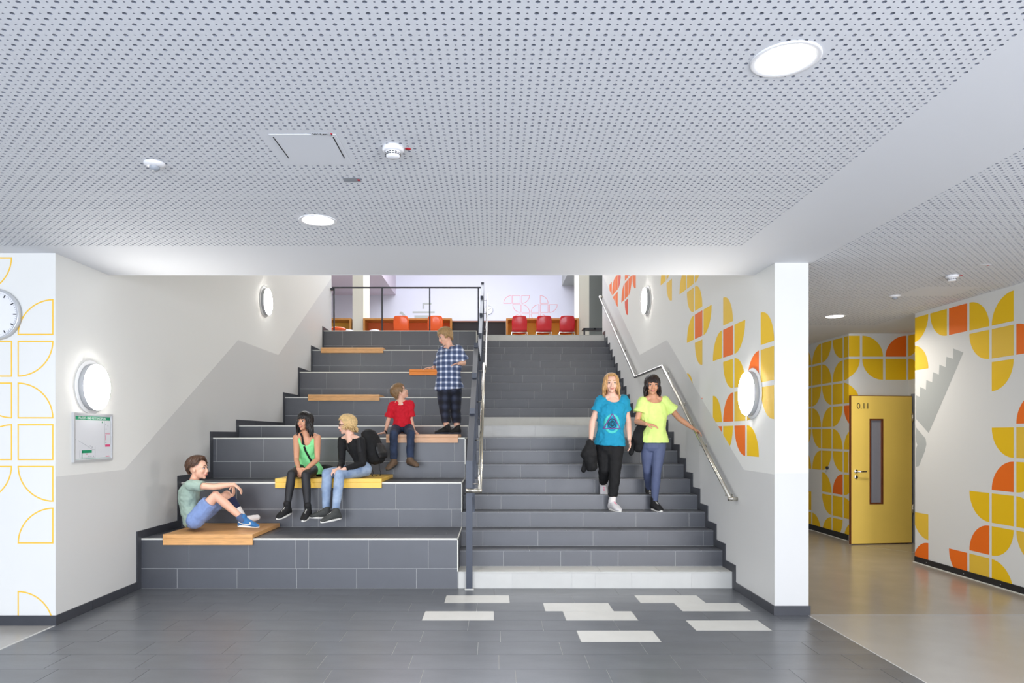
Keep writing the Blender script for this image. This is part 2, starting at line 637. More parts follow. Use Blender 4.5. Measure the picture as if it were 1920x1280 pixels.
cq(-9.1, -6.0, -2.8, YP)
cq(-6.0, xA, -2.8, yA)
cq(xA, 2.72, -2.8, 6.4)
cq(-9.1, xA, YP, 6.4)
cq(2.72, 6.1, -2.8, yB)
cq(xB, 6.1, yB, 16.0)
cq(2.72, xB, 9.3, 16.0)
cq(2.70, 2.72, 6.4, 16.0)
pl.build('plain_panels', M['ceiling'], ce, fixn=False)
bk = MB()
bk.quad((-9.1, -2.8, ZC + 0.0126), (-9.1, 6.38, ZC + 0.0126), (6.1, 6.38, ZC + 0.0126), (6.1, -2.8, ZC + 0.0126))
bk.quad((2.70, 6.38, ZC + 0.0126), (2.70, 16, ZC + 0.0126), (6.1, 16, ZC + 0.0126), (6.1, 6.38, ZC + 0.0126))
bk.build('acoustic_fleece', M['fleece'], ce, fixn=False)
box('slab', -9.1, 6.1, -2.8, 6.4, ZC + 0.05, 3.6, M['ceiling'], ce)
box('slab', 2.70, 6.1, 6.4, 16, ZC + 0.05, 3.6, M['ceiling'], ce)
box('slab_edge', -3.56, 2.41, 6.385, 6.405, ZC - 0.001, ZC + 0.6, M['ceiling'], ce)

# upper hall shell
box('wall_gallery_front', XL - 0.3, 2.7, 6.2, 6.4, 3.6, 9.0, M['wall'], kind='structure')
box('ceiling_stairwell', XL - 0.3, 2.7, 6.2, 15.4, 9.0, 9.2, M['ceiling'], kind='structure')
box('floor_upper', -12, 12, 15.0 + 0.07, 26.0, 3.4, 3.715, M['lino_pale'], kind='structure')
box('wall_back', -12, 12, 26.0, 26.2, 3.4, 9.2, M['lavender'], kind='structure')
box('wall_upper_left', -12.2, -12, 15.0, 26.2, 3.4, 9.2, M['lavender'], kind='structure')
box('wall_upper_right', 12, 12.2, 15.0, 26.2, 3.4, 9.2, M['lavender'], kind='structure')
box('wall_upper_return_left', -12, XL - 0.3, 15.0, 15.2, 3.4, 9.2, M['wall'], kind='structure')
box('wall_upper_return_right', 2.7, 12, 15.2, 15.4, 3.4, 9.2, M['wall'], kind='structure')
box('ceiling_upper', -12, 12, 15.2, 26.2, 9.0, 9.2, M['ceiling'], kind='structure')
box('ceiling_gallery_left', -12, -3.68, 16.5, 26, 6.785, 9.0, M['mauve'], kind='structure')
box('ceiling_gallery_right', 2.556, 12, 16.5, 26, 7.13, 9.0, M['graphic_grey'], kind='structure')
bpy.data.objects['roof_daylight'].location.z = 8.9
bpy.data.objects['stair_fill_light'].location.z = 8.9

# ------------------------------------------------------------------ staircase
st = thing('staircase', 'wide grey tiled flight of stairs with pale first and landing steps', 'stairs', (XB, D1, 0), kind='structure')
del st['category']
RISER_OFF = {0: 0.1826, 1: 0.1004, 2: -0.12}


def cuts(x0, x1, off, pitch=PT, extra=()):
    c = [x0]
    k = math.ceil((x0 - off) / pitch + 1e-6)
    while off + k * pitch < x1 - 0.03:
        if off + k * pitch > x0 + 0.03:
            c.append(off + k * pitch)
        k += 1
    for e in extra:
        if all(abs(e - q) > 0.03 for q in c):
            c.append(e)
    c.append(x1)
    return sorted(c)


for i in range(22):
    y, z = RY[i], RZ[i]
    zb = RZ[i - 1] if i else 0.0
    ye = 11.78 if i == 9 else (15.07 if i == 21 else RY[i + 1])
    if i == 21:
        ye = y + 0.32
    x1 = XR - 0.002
    x0 = XB
    core = MB().box(x0 + TT, x1, y + TT, ye + 0.05, max(0, zb - 0.15), z - TT).build('step', M['grout'], st)
    white = i in (0, 9, 10, 21)
    m = M['tile_white'] if white else M['tile']
    off = RISER_OFF.get(i, random.uniform(-0.3, 0.3))
    ex = (1.02,) if i < 2 else ()
    cs = cuts(x0, x1, off, extra=ex)
    for a, b in zip(cs, cs[1:]):
        tile(core, a + G / 2, b - G / 2, y, y + TT, zb + G / 2, z - 0.012, m)
    off2 = random.uniform(-0.3, 0.3)
    ny = max(1, round((ye - y) / 0.3))
    for r_ in range(ny):
        ya, yb = y + (ye - y) * r_ / ny, y + (ye - y) * (r_ + 1) / ny
        cs = cuts(x0, x1, off2 + 0.2 * r_)
        for a, b in zip(cs, cs[1:]):
            tile(core, a + G / 2, b - G / 2, ya - (0.003 if r_ == 0 else -G), yb - G / 2, z - 0.009, z, m)

# ------------------------------------------------------------------ seating steps
se = thing('seating_steps', 'eight deep grey tiled seating steps left of the stairs, pale edge trims', 'seating steps', (XL, D1, 0), kind='structure')
del se['category']
TOPX = {0: -3.069, 1: -2.75, 2: -2.95}
for i in range(8):
    y, z = BY[i], BZ[i]
    zb = BZ[i - 1] if i else 0.0
    ye = BY[i + 1] if i < 7 else y + 0.62
    x0, x1 = XL + 0.002, XB
    core = MB().box(x0, x1 - TT, y + TT, ye + 0.05, max(0, zb - 0.2), z - TT).build('seating_step', M['grout'], se)
    h = z - zb
    rowsz = [(zb, zb + 0.20, random.uniform(-.3, .3)), (zb + 0.20, z - 0.014, random.uniform(-.3, .3))] if h > 0.3 else [(zb, z - 0.014, random.uniform(-.3, .3))]
    if i == 0:
        rowsz = [(0, 0.2, -3.189), (0.2, z - 0.014, -3.069)]
    for za, zt, off in rowsz:
        cs = cuts(x0, x1 - 0.004, off, extra=(-1.995,) if i < 2 else ())
        for a, b in zip(cs, cs[1:]):
            tile(core, a + G / 2, b - G / 2, y, y + TT, za + G / 2, zt - G / 2, M['tile'])
    ny = max(1, round((ye - y) / 0.3))
    for r_ in range(ny):
        ya, yb = y + (ye - y) * r_ / ny, y + (ye - y) * (r_ + 1) / ny
        cs = cuts(x0, x1 - 0.004, random.uniform(-.3, .3))
        for a, b in zip(cs, cs[1:]):
            tile(core, a + G / 2, b - G / 2, ya + G, yb - G / 2, z - 0.008, z, M['tile'])
    # side tiles towards the stairs
    for ya, yb in zip(np.arange(y, ye - 0.01, 0.3), list(np.arange(y + 0.3, ye + 0.01, 0.3)) + [ye]):
        if yb - ya > 0.05:
            tile(core, x1 - TT, x1, ya + 0.012, min(yb, ye) - G / 2, max(0, zb - 0.17) + 0.002, z - 0.012, M['tile'])
    tr = MB().box(x0, x1 + 0.001, y - 0.002, y + 0.010, z - 0.012, z + 0.002)
    tr.box(x1 - 0.009, x1 + 0.001, y - 0.002, y + 0.006, zb + 0.17 if i else 0.17, z)
    tr.box(x1 - 0.009, x1 + 0.001, y, ye, z - 0.010, z + 0.001)
    e = tr.build('edge_trim', M['trimw'], core)
    e['label'] = 'off-white edge trim'

# ------------------------------------------------------------------ stepped skirting tiles
SK, SH = 0.012, 0.08


def skirt(x0, x1, ys, zs, yend, parent):
    for i, (y, z) in enumerate(zip(ys, zs)):
        zb = zs[i - 1] if i else 0.0
        ye = ys[i + 1] if i + 1 < len(ys) else yend
        tile(parent, x0, x1, y - SH, y, zb, z + SH, M['tile_dark'], 'skirting_tile')
        L = ye - SH - y
        n = max(1, round(L / 0.6))
        for k in range(n):
            a, b = y + L * k / n, y + L * (k + 1) / n
            tile(parent, x0, x1, a + (0.001 if k == 0 else G / 2), b - (0.001 if k == n - 1 else G / 2), z, z + SH, M['tile_dark'], 'skirting_tile')


skirt(XR - SK, XR, RY, RZ, 15.38, st)
skirt(XL, XL + SK, BY, BZ, 15.18, se)
b1 = thing('baseboard_left', 'dark tile baseboard along the left wall and pier', 'baseboard', kind='structure')
del b1['category']
for a, b in ((YLP, 6.13), (6.134, 6.71), (6.714, 6.896)):
    tile(b1, XL, XL + SK, a, b, 0, SH, M['tile_dark'], 'skirting_tile')
for k in range(6):
    tile(b1, XL - 0.6 * (k + 1) + 0.004 + SK, XL - 0.6 * k + SK, YLP - 0.012, YLP, 0, SH, M['tile_dark'], 'skirting_tile')
b2 = thing('baseboard_right', 'dark tile baseboard around the right pier', 'baseboard', kind='structure')
del b2['category']
for a, b in ((YRP, 6.45), (6.454, 6.896)):
    tile(b2, XR - SK, XR, a, b, 0, SH, M['tile_dark'], 'skirting_tile')
tile(b2, XR - SK, 2.712, YRP - 0.012, YRP, 0, SH, M['tile_dark'], 'skirting_tile')
tile(b2, 2.70, 2.712, YRP, 6.5, 0, SH, M['tile_dark'], 'skirting_tile')
b3 = box('baseboard_corridor', XC - 0.012, XC, -2.5, 8.44, 0, 0.07, M['black'], kind='structure')
b3s = MB()
for y in (7.0, 7.55, 8.2):
    b3s.box(XC - 0.014, XC - 0.012, y, y + 0.008, 0.03, 0.038)
b3s.build('screws', M['alu'], b3)
box('trim_3', XC - 0.03, XC - 0.012, -2.5, 8.44, 0, 0.006, M['trimw'], kind='structure')
box('baseboard_corridor_back', XC2 - 0.012, XC2, YC2, 15.9, 0, 0.09, M['black'], kind='structure')
box('trim_4', XC2 - 0.03, XC2 - 0.012, YC2, 15.9, 0, 0.006, M['trimw'], kind='structure')

# ------------------------------------------------------------------ painted wall patterns
SHP = {
    'S': (lambda a: 0.0, lambda a: 1.0),
    'TL': (lambda a: 1 - math.sqrt(max(0, 1 - a * a)), lambda a: 1.0),
    'TR': (lambda a: 1 - math.sqrt(max(0, 1 - (1 - a) ** 2)), lambda a: 1.0),
    'BL': (lambda a: 0.0, lambda a: math.sqrt(max(0, 1 - a * a))),
    'BR': (lambda a: 0.0, lambda a: math.sqrt(max(0, 1 - (1 - a) ** 2))),
}


def paint_cell(mb, shape, u0, v0, w, h, fn, brk=(), umin=-99, umax=99, vmin=-99):
    lo, hi = SHP[shape]
    if shape == 'S':
        aa = [0, 1]
    elif shape in ('TL', 'BL'):
        aa = [math.sin(math.pi / 2 * i / 14) for i in range(15)]
    else:
        aa = [1 - math.sin(math.pi / 2 * i / 14) for i in range(14, -1, -1)]
    us = sorted(set([u0 + a * w for a in aa] + [b for b in brk if u0 < b < u0 + w]))
    us = [u for u in us if umin < u < umax]
    if u0 < umin < u0 + w:
        us = [umin] + us
    if u0 < umax < u0 + w:
        us = us + [umax]
    vs_, fs = [], []
    for i, u in enumerate(us):
        a = min(1, max(0, (u - u0) / w))
        vs_ += [fn(u, max(vmin, v0 + lo(a) * h)), fn(u, max(vmin, v0 + hi(a) * h))]
    for i in range(len(us) - 1):
        fs.append((2 * i, 2 * i + 2, 2 * i + 3, 2 * i + 1))
    mb.add(vs_, fs)


PAINTS = [M['paint_yellow'], M['paint_light'], M['paint_orange'], M['paint_red']]
CI = {'y': 0, 'l': 1, 'o': 2, 'r': 3}

# right stair wall
mb = MB()
stairpat = '''0 1 y BL;0 0 l S;0 -1 l TR;1 0 o BR;1 -1 l TL;1 -2 y BL;2 1 y TL;2 0 y BL;2 -1 l S;2 -2 o TR;3 2 l BL;3 1 o S;3 0 y TR;
3 -1 o BR;3 -2 y TL;4 1 y BR;4 -1 y BL;4 -2 o S;5 2 y TL;6 3 y BL;6 2 o S;6 1 l TR;6 -1 o S;7 4 y S;7 3 l TR;7 2 y BR;7 0 y BL;8 4 y BR;
6 4 y TL;7 5 l BL;10 5 y TL;10 4 l TR;11 5 y BR;17 6 o TR;18 6 o TL;19 7 o S;19 6 o S;19 5 r TR;20 6 o BR;21 7 r TL;22 7 o S;22 6 o TR;
23 7 o BR;23 6 o S;24 7 o TR;27 8 r BL;18 7 r BL;10 6 o S;11 6 y TR;9 7 y BL;20 8 y S'''
for s in stairpat.replace('\n', '').split(';'):
    k, r_, c, sh = s.split()
    k, r_ = int(k), int(r_)
    near = 5.962 + 0.342 * k
    far = near + 0.297
    if far > 15.39:
        far = 15.39
    mb.mi = CI[c]
    paint_cell(mb, sh, 0, 2.018 + 0.337 * r_, far - near, 0.293, lambda u, v, f=far: (XR - 0.0007, f - u, v))
mb.build('wall_pattern', PAINTS, wr)

# corridor wall, near
mb = MB()
corpat = '''0 0 y TL;1 0 y TR;2 0 o S;3 0 y BL;4 0 y BR;0 1 l BL;3 1 y TR;4 1 l S;5 1 o BL;4 2 y TL;5 3 o BR;4 4 y TR;5 4 l S;4 5 o BR;5 5 y TL;
3 6 y TR;4 6 y S;5 6 y BL;3 7 o BR;4 7 y TL;5 7 l TR;2 8 o TR;3 8 l S;4 8 y BL;0 7 l TR;0 8 o BR;6 1 y S;6 4 y TL;6 5 y S;6 3 o BL;7 1 l BL;7 4 y S;7 5 o TR;6 7 y S;6 8 y TL;7 7 y BL'''
for s in corpat.replace('\n', '').split(';'):
    c_, r_, c, sh = s.split()
    far = 8.487 - 0.336 * int(c_)
    mb.mi = CI[c]
    paint_cell(mb, sh, -far, 2.971 - 0.338 * int(r_) - 0.302, 0.302, 0.302, lambda u, v: (XC - 0.0007, -u, v), umin=-8.445, vmin=0.05)
mb.build('wall_pattern', PAINTS, wc)


def wallp(x, y, X=XC):
    d = X * F / (x - CX)
    return (X - 0.0007, d, HC - (y - CY) * d / F)


sawpx = [(1787.3, 653), (1806.6, 660.5), (1741.3, 811.6), (1717.6, 785), (1717.6, 741), (1724.4, 743.7), (1725.4, 725.3), (1736, 730), (1737, 712.3),
         (1748, 716.3), (1749.4, 697.4), (1760.5, 702), (1761.5, 683.4), (1773, 687.9), (1774.7, 668.6), (1787, 672.4)]
mb = MB()
mb.add([wallp(*p) for p in sawpx], [tuple(range(len(sawpx)))])
hp = [(1717.6, 801), (1727, 812), (1735.5, 822), (1737, 833), (1734, 846), (1723, 873.5), (1717.6, 875), (1717.6, 841), (1720, 834), (1717.6, 827)]
mb.add([wallp(*p) for p in hp], [tuple(range(len(hp)))])
mb.build('saw_graphic', M['graphic_grey'], wc)['label'] = 'grey painted hand saw graphic'

# corridor wall beyond, folded around the corner
mb = MB()
foldpat = '''0 0 y S;1 0 y BL;2 0 o BR;3 0 y TL;-1 0 y TR;-2 0 y TL;-3 0 y BR;-4 0 y BL;-4 1 y S;-3 1 y S;-2 1 y BL;-1 1 y BR;0 1 y TL;1 1 y TR;2 1 y S;3 1 y BL;
-4 2 y BR;-3 2 y TL;-2 2 y TR;-1 2 y S;0 2 y BL;-4 3 y S;-3 3 y BL;-2 3 y BR;-1 3 y TL;0 3 o TR;-4 4 y TL;-3 4 y TR;-2 4 y S;-1 4 y BL;0 4 y BR;
-4 5 y BL;-3 5 y BR;-2 5 y TL;-1 5 y TR;0 5 y S;-2 6 y BL;-1 6 o BR;0 6 y TL;-4 7 y S;-2 7 y TR;-1 7 y S;0 7 y BL;-4 8 y S;-3 8 y BL;-2 8 y BR;-1 8 y TL;0 8 y BR;
-5 0 y S;-5 1 y TR;-5 2 y BL;-5 3 l S;-5 4 o BR;-5 5 y S;-5 7 y BR;-6 1 y BR;-6 2 y S;-6 4 y TL;-6 6 y BL;-6 8 y S'''


def fold(u, v):
    if u <= 0:
        return (XC2 - 0.0008, YC2 - u, v)
    if u <= 0.86:
        return (XC2 + u, YC2 - 0.0008, v)
    return (6.03 - 0.0008, YC2 - (u - 0.86), v)


for s in foldpat.replace('\n', '').split(';'):
    k, r_, c, sh = s.split()
    k = int(k)
    u0 = -0.142 + 0.338 * k
    mb.mi = CI[c]
    paint_cell(mb, sh, u0, 2.988 - 0.338 * int(r_) - 0.304, 0.303, 0.304, fold, brk=(0.0001, 0.8599), vmin=0.09)
mb.build('wall_pattern', PAINTS, wn)


# outlined pattern on the left pier and on the back wall of the upper hall
def outline_cell(mb, shape, u0, v0, w, t, fn):
    n = 14
    if shape == 'S':
        pts = [(0, 0), (1, 0), (1, 1), (0, 1)]
    else:
        arc = [(math.cos(math.pi / 2 * i / n), math.sin(math.pi / 2 * i / n)) for i in range(n + 1)]
        pts = [(0, 0)] + arc
        if 'R' in shape:
            pts = [(1 - x, y) for x, y in pts][::-1]
        if 'T' in shape:
            pts = [(x, 1 - y) for x, y in pts][::-1]
    pts = [Vector((u0 + x * w, v0 + y * w)) for x, y in pts]
    m = len(pts)
    inn = []
    for i in range(m):
        a, b, c = pts[i - 1], pts[i], pts[(i + 1) % m]
        e1, e2 = (b - a).normalized(), (c - b).normalized()
        n1, n2 = Vector((-e1.y, e1.x)), Vector((-e2.y, e2.x))
        nn = (n1 + n2).normalized()
        inn.append(b + nn * (t / max(0.35, nn.dot(n1))))
    vs_ = [fn(p.x, p.y) for p in pts] + [fn(p.x, p.y) for p in inn]
    mb.add(vs_, [(i, (i + 1) % m, m + (i + 1) % m, m + i) for i in range(m)])


kz = 5.63 / F
mb = MB()
for col, items in ((0, {0: 'BR', 1: 'TL', 2: 'BL', 3: 'S', 4: 'TR', 5: 'BR', 7: 'BL'}), (1, {-1: 'TL', 1: 'S', 2: 'TR', 3: 'BR', 4: 'TL'}),
                   (2, {-1: 'S', 0: 'BR', 2: 'BL', 3: 'TR', 5: 'S'})):
    for r_, sh in items.items():
        yb = 628 + 78.15 * r_
        outline_cell(mb, sh, -3.868 - 0.3365 * col, HC - (yb - CY) * kz, 0.293, 0.011, lambda u, v: (u, YLP - 0.0008, max(v, SH)))
mb.build('line_pattern', M['line_yellow'], wp)
mb = MB()
kb = 26.0 / F
for r_, items in enumerate(((233, 'BR', 322, 'S', 415, 'TL', 600, 'BL'), (325, 'TR', 415, 'BL', 508, 'BR', 600, 'S', 692, 'TL'), (325, 'BR', 415, 'S', 508, 'TR', 600, 'BL'))):
    for u, sh in zip(items[0::2], items[1::2]):
        px, py = 900 + u / 5.333, 500 + (368 + 91 * r_) / 5.333
        outline_cell(mb, sh, (px - CX) * kb, HC - (py - CY) * kb, 15.6 * kb, 0.02, lambda u, v: (u, 26 - 0.001, v))
wbk = bpy.data.objects['wall_back']
mb.build('line_pattern', M['line_red'], wbk)
mb = MB()


def bpx(pts):
    mb.add([P(x, y, 25.998) for x, y in pts], [tuple(range(len(pts)))])


bpx([(792, 567.5), (809, 567.5), (809, 571), (795.6, 571), (795.6, 579), (792, 579)])
bpx([(773.6, 583.5), (815, 583.5), (815, 587), (773.6, 587)])
bpx([(777, 591), (806, 591), (806, 598), (777, 598)])
bpx([(750, 584), (754, 584), (761, 592), (758, 594), (752, 589), (749, 589)])
mb.build('tool_graphic', M['graphic_grey'], wbk)


def text(name, s, size, m, parent, origin, right, up, depth=0.0006, align='LEFT'):
    """flat lettering: right and up are unit vectors"""
    cu = bpy.data.curves.new(name, 'FONT')
    cu.body = s
    cu.size = size
    cu.extrude = depth
    cu.align_x = align
    o = bpy.data.objects.new(name, cu)
    COL.objects.link(o)
    dg = bpy.context.evaluated_depsgraph_get()
    me = bpy.data.meshes.new_from_object(o.evaluated_get(dg))
    bpy.data.objects.remove(o)
    right, up = Vector(right), Vector(up)
    n = right.cross(up)
    mt = Matrix((right, up, n)).transposed().to_4x4()
    mt.translation = Vector(origin)
    me.transform(mt)
    me.materials.clear()
    me.materials.append(m)
    q = bpy.data.objects.new(name, me)
    return link(q, parent)


# ------------------------------------------------------------------ wall lamps
def wall_lamp(side, y, z, label):
    x = XL if side < 0 else XR
    n = (1, 0, 0) if side < 0 else (-1, 0, 0)
    c = (x, y, z)
    t = thing('wall_lamp', label, 'lamp', c, 'round wall lamps along the stairs')
    MB().lathe(c, n, [(0.0001, 0), (0.232, 0), (0.238, 0.006), (0.232, 0.012), (0.0001, 0.012)], 48).build('back_plate', M['lampring'], t)
    MB().lathe(c, n, [(0.196, 0.012), (0.206, 0.014), (0.207, 0.055), (0.200, 0.060)], 48).build('housing', M['lampbody'], t)
    MB().lathe(c, n, [(0.203, 0.054), (0.201, 0.064), (0.17, 0.072), (0.10, 0.078), (0.0001, 0.080)], 48).build('diffuser', M['lamp'], t)
    return t


wall_lamp(-1, 6.12, 1.965, 'round glowing wall lamp directly above the framed escape plan')
wall_lamp(-1, 10.76, 3.61, 'smaller-looking round glowing lamp high on the left wall by the upper seating steps')
wall_lamp(1, 6.46, 1.93, 'round glowing wall lamp on the right wall near the pier corner, amid yellow shapes')
wall_lamp(1, 10.85, 3.64, 'round glowing wall lamp high on the right wall beside the red-orange leaves')


# ------------------------------------------------------------------ ceiling fittings
def downlight(c, label, r=0.135):
    loc = (c[0], c[1], ZC)
    t = thing('downlight', label, 'ceiling light', loc, 'round recessed ceiling lights')
    MB().lathe(loc, (0, 0, -1), [(r, 0), (r, 0.004), (r - 0.004, 0.006), (r - 0.022, 0.003), (r - 0.026, 0.0005)], 48).build('trim_ring', M['white_plastic'], t)
    MB().lathe(loc, (0, 0, -1), [(r - 0.024, 0.0025), (r * 0.4, 0.0015), (0.0001, 0.001)], 40).build('reflector', M['downlight'], t)


downlight(DL[0], 'large round lit downlight in the perforated ceiling at upper right', 0.132)
downlight(DL[1], 'round lit downlight in the perforated ceiling in front of the seating steps', 0.128)
downlight(DLC, 'small round downlight in the corridor ceiling by the yellow door', 0.125)
for c, w in ((DL[0], 18), (DL[1], 22), (DLC, 21)):
    area('downlight_beam', (c[0], c[1], ZC - 0.02), (0, 0, 0), 0.18, 0.18, w, (1, 0.93, 0.84), 160, 'DISK')


def smoke_detector(c, label):
    loc = (c[0], c[1], ZC)
    t = thing('smoke_detector', label, 'smoke detector', loc)
    MB().lathe(loc, (0, 0, -1), [(0.0001, 0), (0.055, 0), (0.055, 0.018), (0.050, 0.024), (0.040, 0.026), (0.0001, 0.026)], 32).build('base', M['white_plastic'], t)
    MB().lathe(loc, (0, 0, -1), [(0.039, 0.024), (0.038, 0.034), (0.034, 0.050), (0.026, 0.056), (0.0001, 0.057)], 32).build('sensor_head', M['white_plastic'], t)
    s = MB()
    for k in range(16):
        a = 2 * math.pi * k / 16
        for h in (0.033, 0.041):
            p = Vector((loc[0] + math.cos(a) * 0.0375, loc[1] + math.sin(a) * 0.0375, loc[2] - h))
            q = Vector((loc[0] + math.cos(a + 0.28) * 0.0375, loc[1] + math.sin(a + 0.28) * 0.0375, loc[2] - h))
            s.tube([p, q], 0.0022, 6)
    s.build('slots', M['dark'], t)


def motion_sensor(c, label):
    loc = (c[0], c[1], ZC)
    t = thing('motion_sensor', label, 'motion sensor', loc)
    MB().lathe(loc, (0, 0, -1), [(0.0001, 0), (0.056, 0), (0.056, 0.006), (0.044, 0.016), (0.028, 0.020), (0.0001, 0.020)], 32).build('base', M['white_plastic'], t)
    MB().lathe(loc, (0, 0, -1), [(0.028, 0.018), (0.026, 0.032), (0.016, 0.040), (0.0001, 0.041)], 24).build('lens', M['grey_plastic'], t)


def cpt(x, y):
    d = (ZC - HC) * F / (CY - y)
    return ((x - CX) * d / F, d)


smoke_detector(cpt(737, 276), 'white smoke detector with dark slots on the ceiling beside the access panel')
smoke_detector(cpt(1785, 516), 'white smoke detector on the corridor ceiling at far right')
motion_sensor(cpt(290, 306), 'white motion sensor with grey lens at left on the perforated ceiling')
motion_sensor(cpt(1678, 554), 'small motion sensor on the corridor ceiling above the yellow door')


def sticker(x, y, label, a=0.030, b=0.024):
    c = cpt(x, y)
    o = MB().lathe((0, 0, 0), (0, 0, -1), [(0.0001, 0.002), (0.015, 0.002), (0.0155, 0.0)], 20).build('red_sticker', M['red_dot'])
    o.location = (c[0], c[1], ZC)
    tag(o, label, 'sticker', 'red dots on the ceiling')


sticker(618, 251.5, 'red oval sticker on the ceiling next to the access panel lettering')
sticker(765, 279, 'red oval sticker on the ceiling right of the smoke detector')
sticker(1802, 516.5, 'red dot beside the corridor smoke detector')
c0, c1 = cpt(507, 253), cpt(638, 299)
t = thing('access_panel', 'plain square white access panel with two slots in the perforated ceiling', 'access panel', (-0.95, 3.58, ZC))
MB().box(-1.105, -0.775, 3.40, 3.77, ZC - 0.002, ZC - 0.0002).build('panel', M['ceiling'], t)
for x in (-1.092, -0.795):
    MB().box(x - 0.0025, x + 0.0025, 3.43, 3.69, ZC - 0.0032, ZC - 0.0018).build('slot', M['dark'], t)
MB().box(-0.895, -0.80, 3.385, 3.413, ZC - 0.003, ZC - 0.0015).build('label_strip', M['paper'], t)
text('lettering', 'W-Lan', 0.026, M['ink'], t, (-0.888, 3.405, ZC - 0.0032), (1, 0, 0), (0, -1, 0))


def small_plate(x, y, label, red=True, m='paper'):
    c = cpt(x, y)
    t = thing('ceiling_label', label, 'label', (c[0], c[1], ZC))
    MB().box(c[0] - 0.052, c[0] + 0.045, c[1] - 0.032, c[1] + 0.032, ZC - 0.002, ZC - 0.0002).build('plate', M[m], t)
    MB().box(c[0] + 0.028, c[0] + 0.043, c[1] - 0.012, c[1] + 0.012, ZC - 0.003, ZC - 0.002).build('red_mark', M['red_dot'], t)


small_plate(661, 337, 'small grey plate with a red mark on the ceiling near the access panel', m='grey_plastic')
small_plate(1845, 497, 'small tan plate with a red mark on the corridor ceiling')

# ------------------------------------------------------------------ seat boards
def seat_board(x0, x1, k, m, label, dy=None):
    y0 = BY[k] - 0.03
    z = BZ[k]
    yb = (BY[k + 1] if k + 1 < len(BY) else BY[k] + 0.6) - 0.03 if dy is None else BY[k] + dy
    t = thing('seat_board', label, 'seat board', ((x0 + x1) / 2, BY[k] + 0.4, z), 'wooden seat boards laid on the seating steps')
    n = 1
    bevel(MB().box(x0, x1, y0, yb, z + 0.003, z + 0.045).build('top_board', M[m], t), 0.003)
    bevel(MB().box(x0, x1, y0, y0 + 0.027, z - 0.062, z + 0.0025).build('front_board', M[m], t), 0.003)
    return t


seat_board(-3.32, -2.42, 0, 'bamboo', 'brown bamboo seat board on the lowest step under the boy in shorts')
seat_board(-2.476, -1.27, 1, 'yellowboard', 'yellow seat board under the two seated girls')
seat_board(-1.358, -0.453, 2, 'pinewood', 'pale pinkish wooden seat board under the boy in the red shirt')
seat_board(-3.15, -1.94, 4, 'bamboo', 'light wooden seat board above the dark-haired girl, on the step over the landing', 0.5)
seat_board(-1.54, -0.62, 5, 'orangeboard', 'bright orange seat board behind the boy in the plaid shirt', 0.5)
seat_board(-3.38, -2.16, 6, 'bamboo', 'honey-brown seat board on the second highest step at left', 0.5)

# ------------------------------------------------------------------ balustrade, handrails
t = thing('balustrade', 'blue-grey steel balustrade between seating steps and stairs', 'railing', (-0.246, D1, 0))
XP0, XP1 = -0.277, -0.215
top = [(6.95, 1.27), (9.66, 2.79), (11.50, 2.79), (15.08, 4.835)]


def lerp_path(path, y):
    for (a, za), (b, zb) in zip(path, path[1:]):
        if y <= b:
            return za + (zb - za) * (y - a) / (b - a)
    return path[-1][1]


for (a, za), (b, zb) in zip(top, top[1:]):
    MB().prism([(XP0, a, za), (XP0, b, zb), (XP0, b, zb - 0.022), (XP0, a, za - 0.022)], (XP1 - XP0, 0, 0)).build('top_rail', M['steelblue'], t)
low = [(6.95, 0.33), (9.66, 1.83), (11.50, 1.83), (15.05, 3.85)]
for (a, za), (b, zb) in zip(low, low[1:]):
    MB().prism([(-0.256, a, za), (-0.256, b, zb), (-0.256, b, zb - 0.03), (-0.256, a, za - 0.03)], (0.02, 0, 0)).build('bottom_rail', M['steelblue'], t)


def step_z(y):
    z = 0
    for a, b in zip(RY, RZ):
        if y >= a - 0.001:
            z = b
    return z


for k, y in enumerate([6.93, 7.87, 8.72, 9.60, 11.50, 12.4, 13.3, 14.2, 15.06]):
    zt = lerp_path(top, y + 0.02) + 0.05 if 0 < k < 8 else (1.285 if k == 0 else 4.86)
    z0 = max(step_z(y + 0.025), 0)
    MB().box(XP0 + (0.0 if k in (0, 8) else 0.002), XP1 - (0.0 if k in (0, 8) else 0.002), y, y + 0.045, z0, zt).build('post', M['steelblue'], t)
bars = []
y = 7.07
while y < 15.0:
    z0, z1 = lerp_path(low, y) - 0.01, lerp_path(top, y) - 0.02
    MB().tube([(-0.246, y, z0), (-0.246, y, z1)], 0.006, 6).build('baluster', M['steelblue'], t)
    y += 0.12
MB().box(-0.29, -0.20, 6.925, 6.98, 0, 0.008).build('foot_plate', M['inox'], t)

t = thing('handrail', 'stainless steel handrail fixed to the balustrade, left of the stairs', 'handrail', (-0.14, 6.88, 0))
MB().tube([(-0.14, 6.88, 0.993), (-0.14, 9.62, 2.527), (-0.14, 11.5, 2.64), (-0.14, 15.2, 4.63)], 0.021, 16).build('rail', M['inox'], t)
MB().tube([(-0.278, 6.885, 0.99), (-0.119, 6.885, 0.99)], 0.021, 16).build('end_return', M['inox'], t)
for y in (7.1, 7.87 + 0.02, 8.74, 9.58, 11.52, 12.42, 13.32, 14.22, 15.0):
    zz = lerp_path([(6.88, 0.993), (9.62, 2.527), (11.5, 2.64), (15.2, 4.63)], y)
    MB().tube([(-0.14, y, zz - 0.018), (-0.14, y, zz - 0.07), (-0.216, y, zz - 0.075)], 0.006, 8).build('bracket', M['inox'], t)

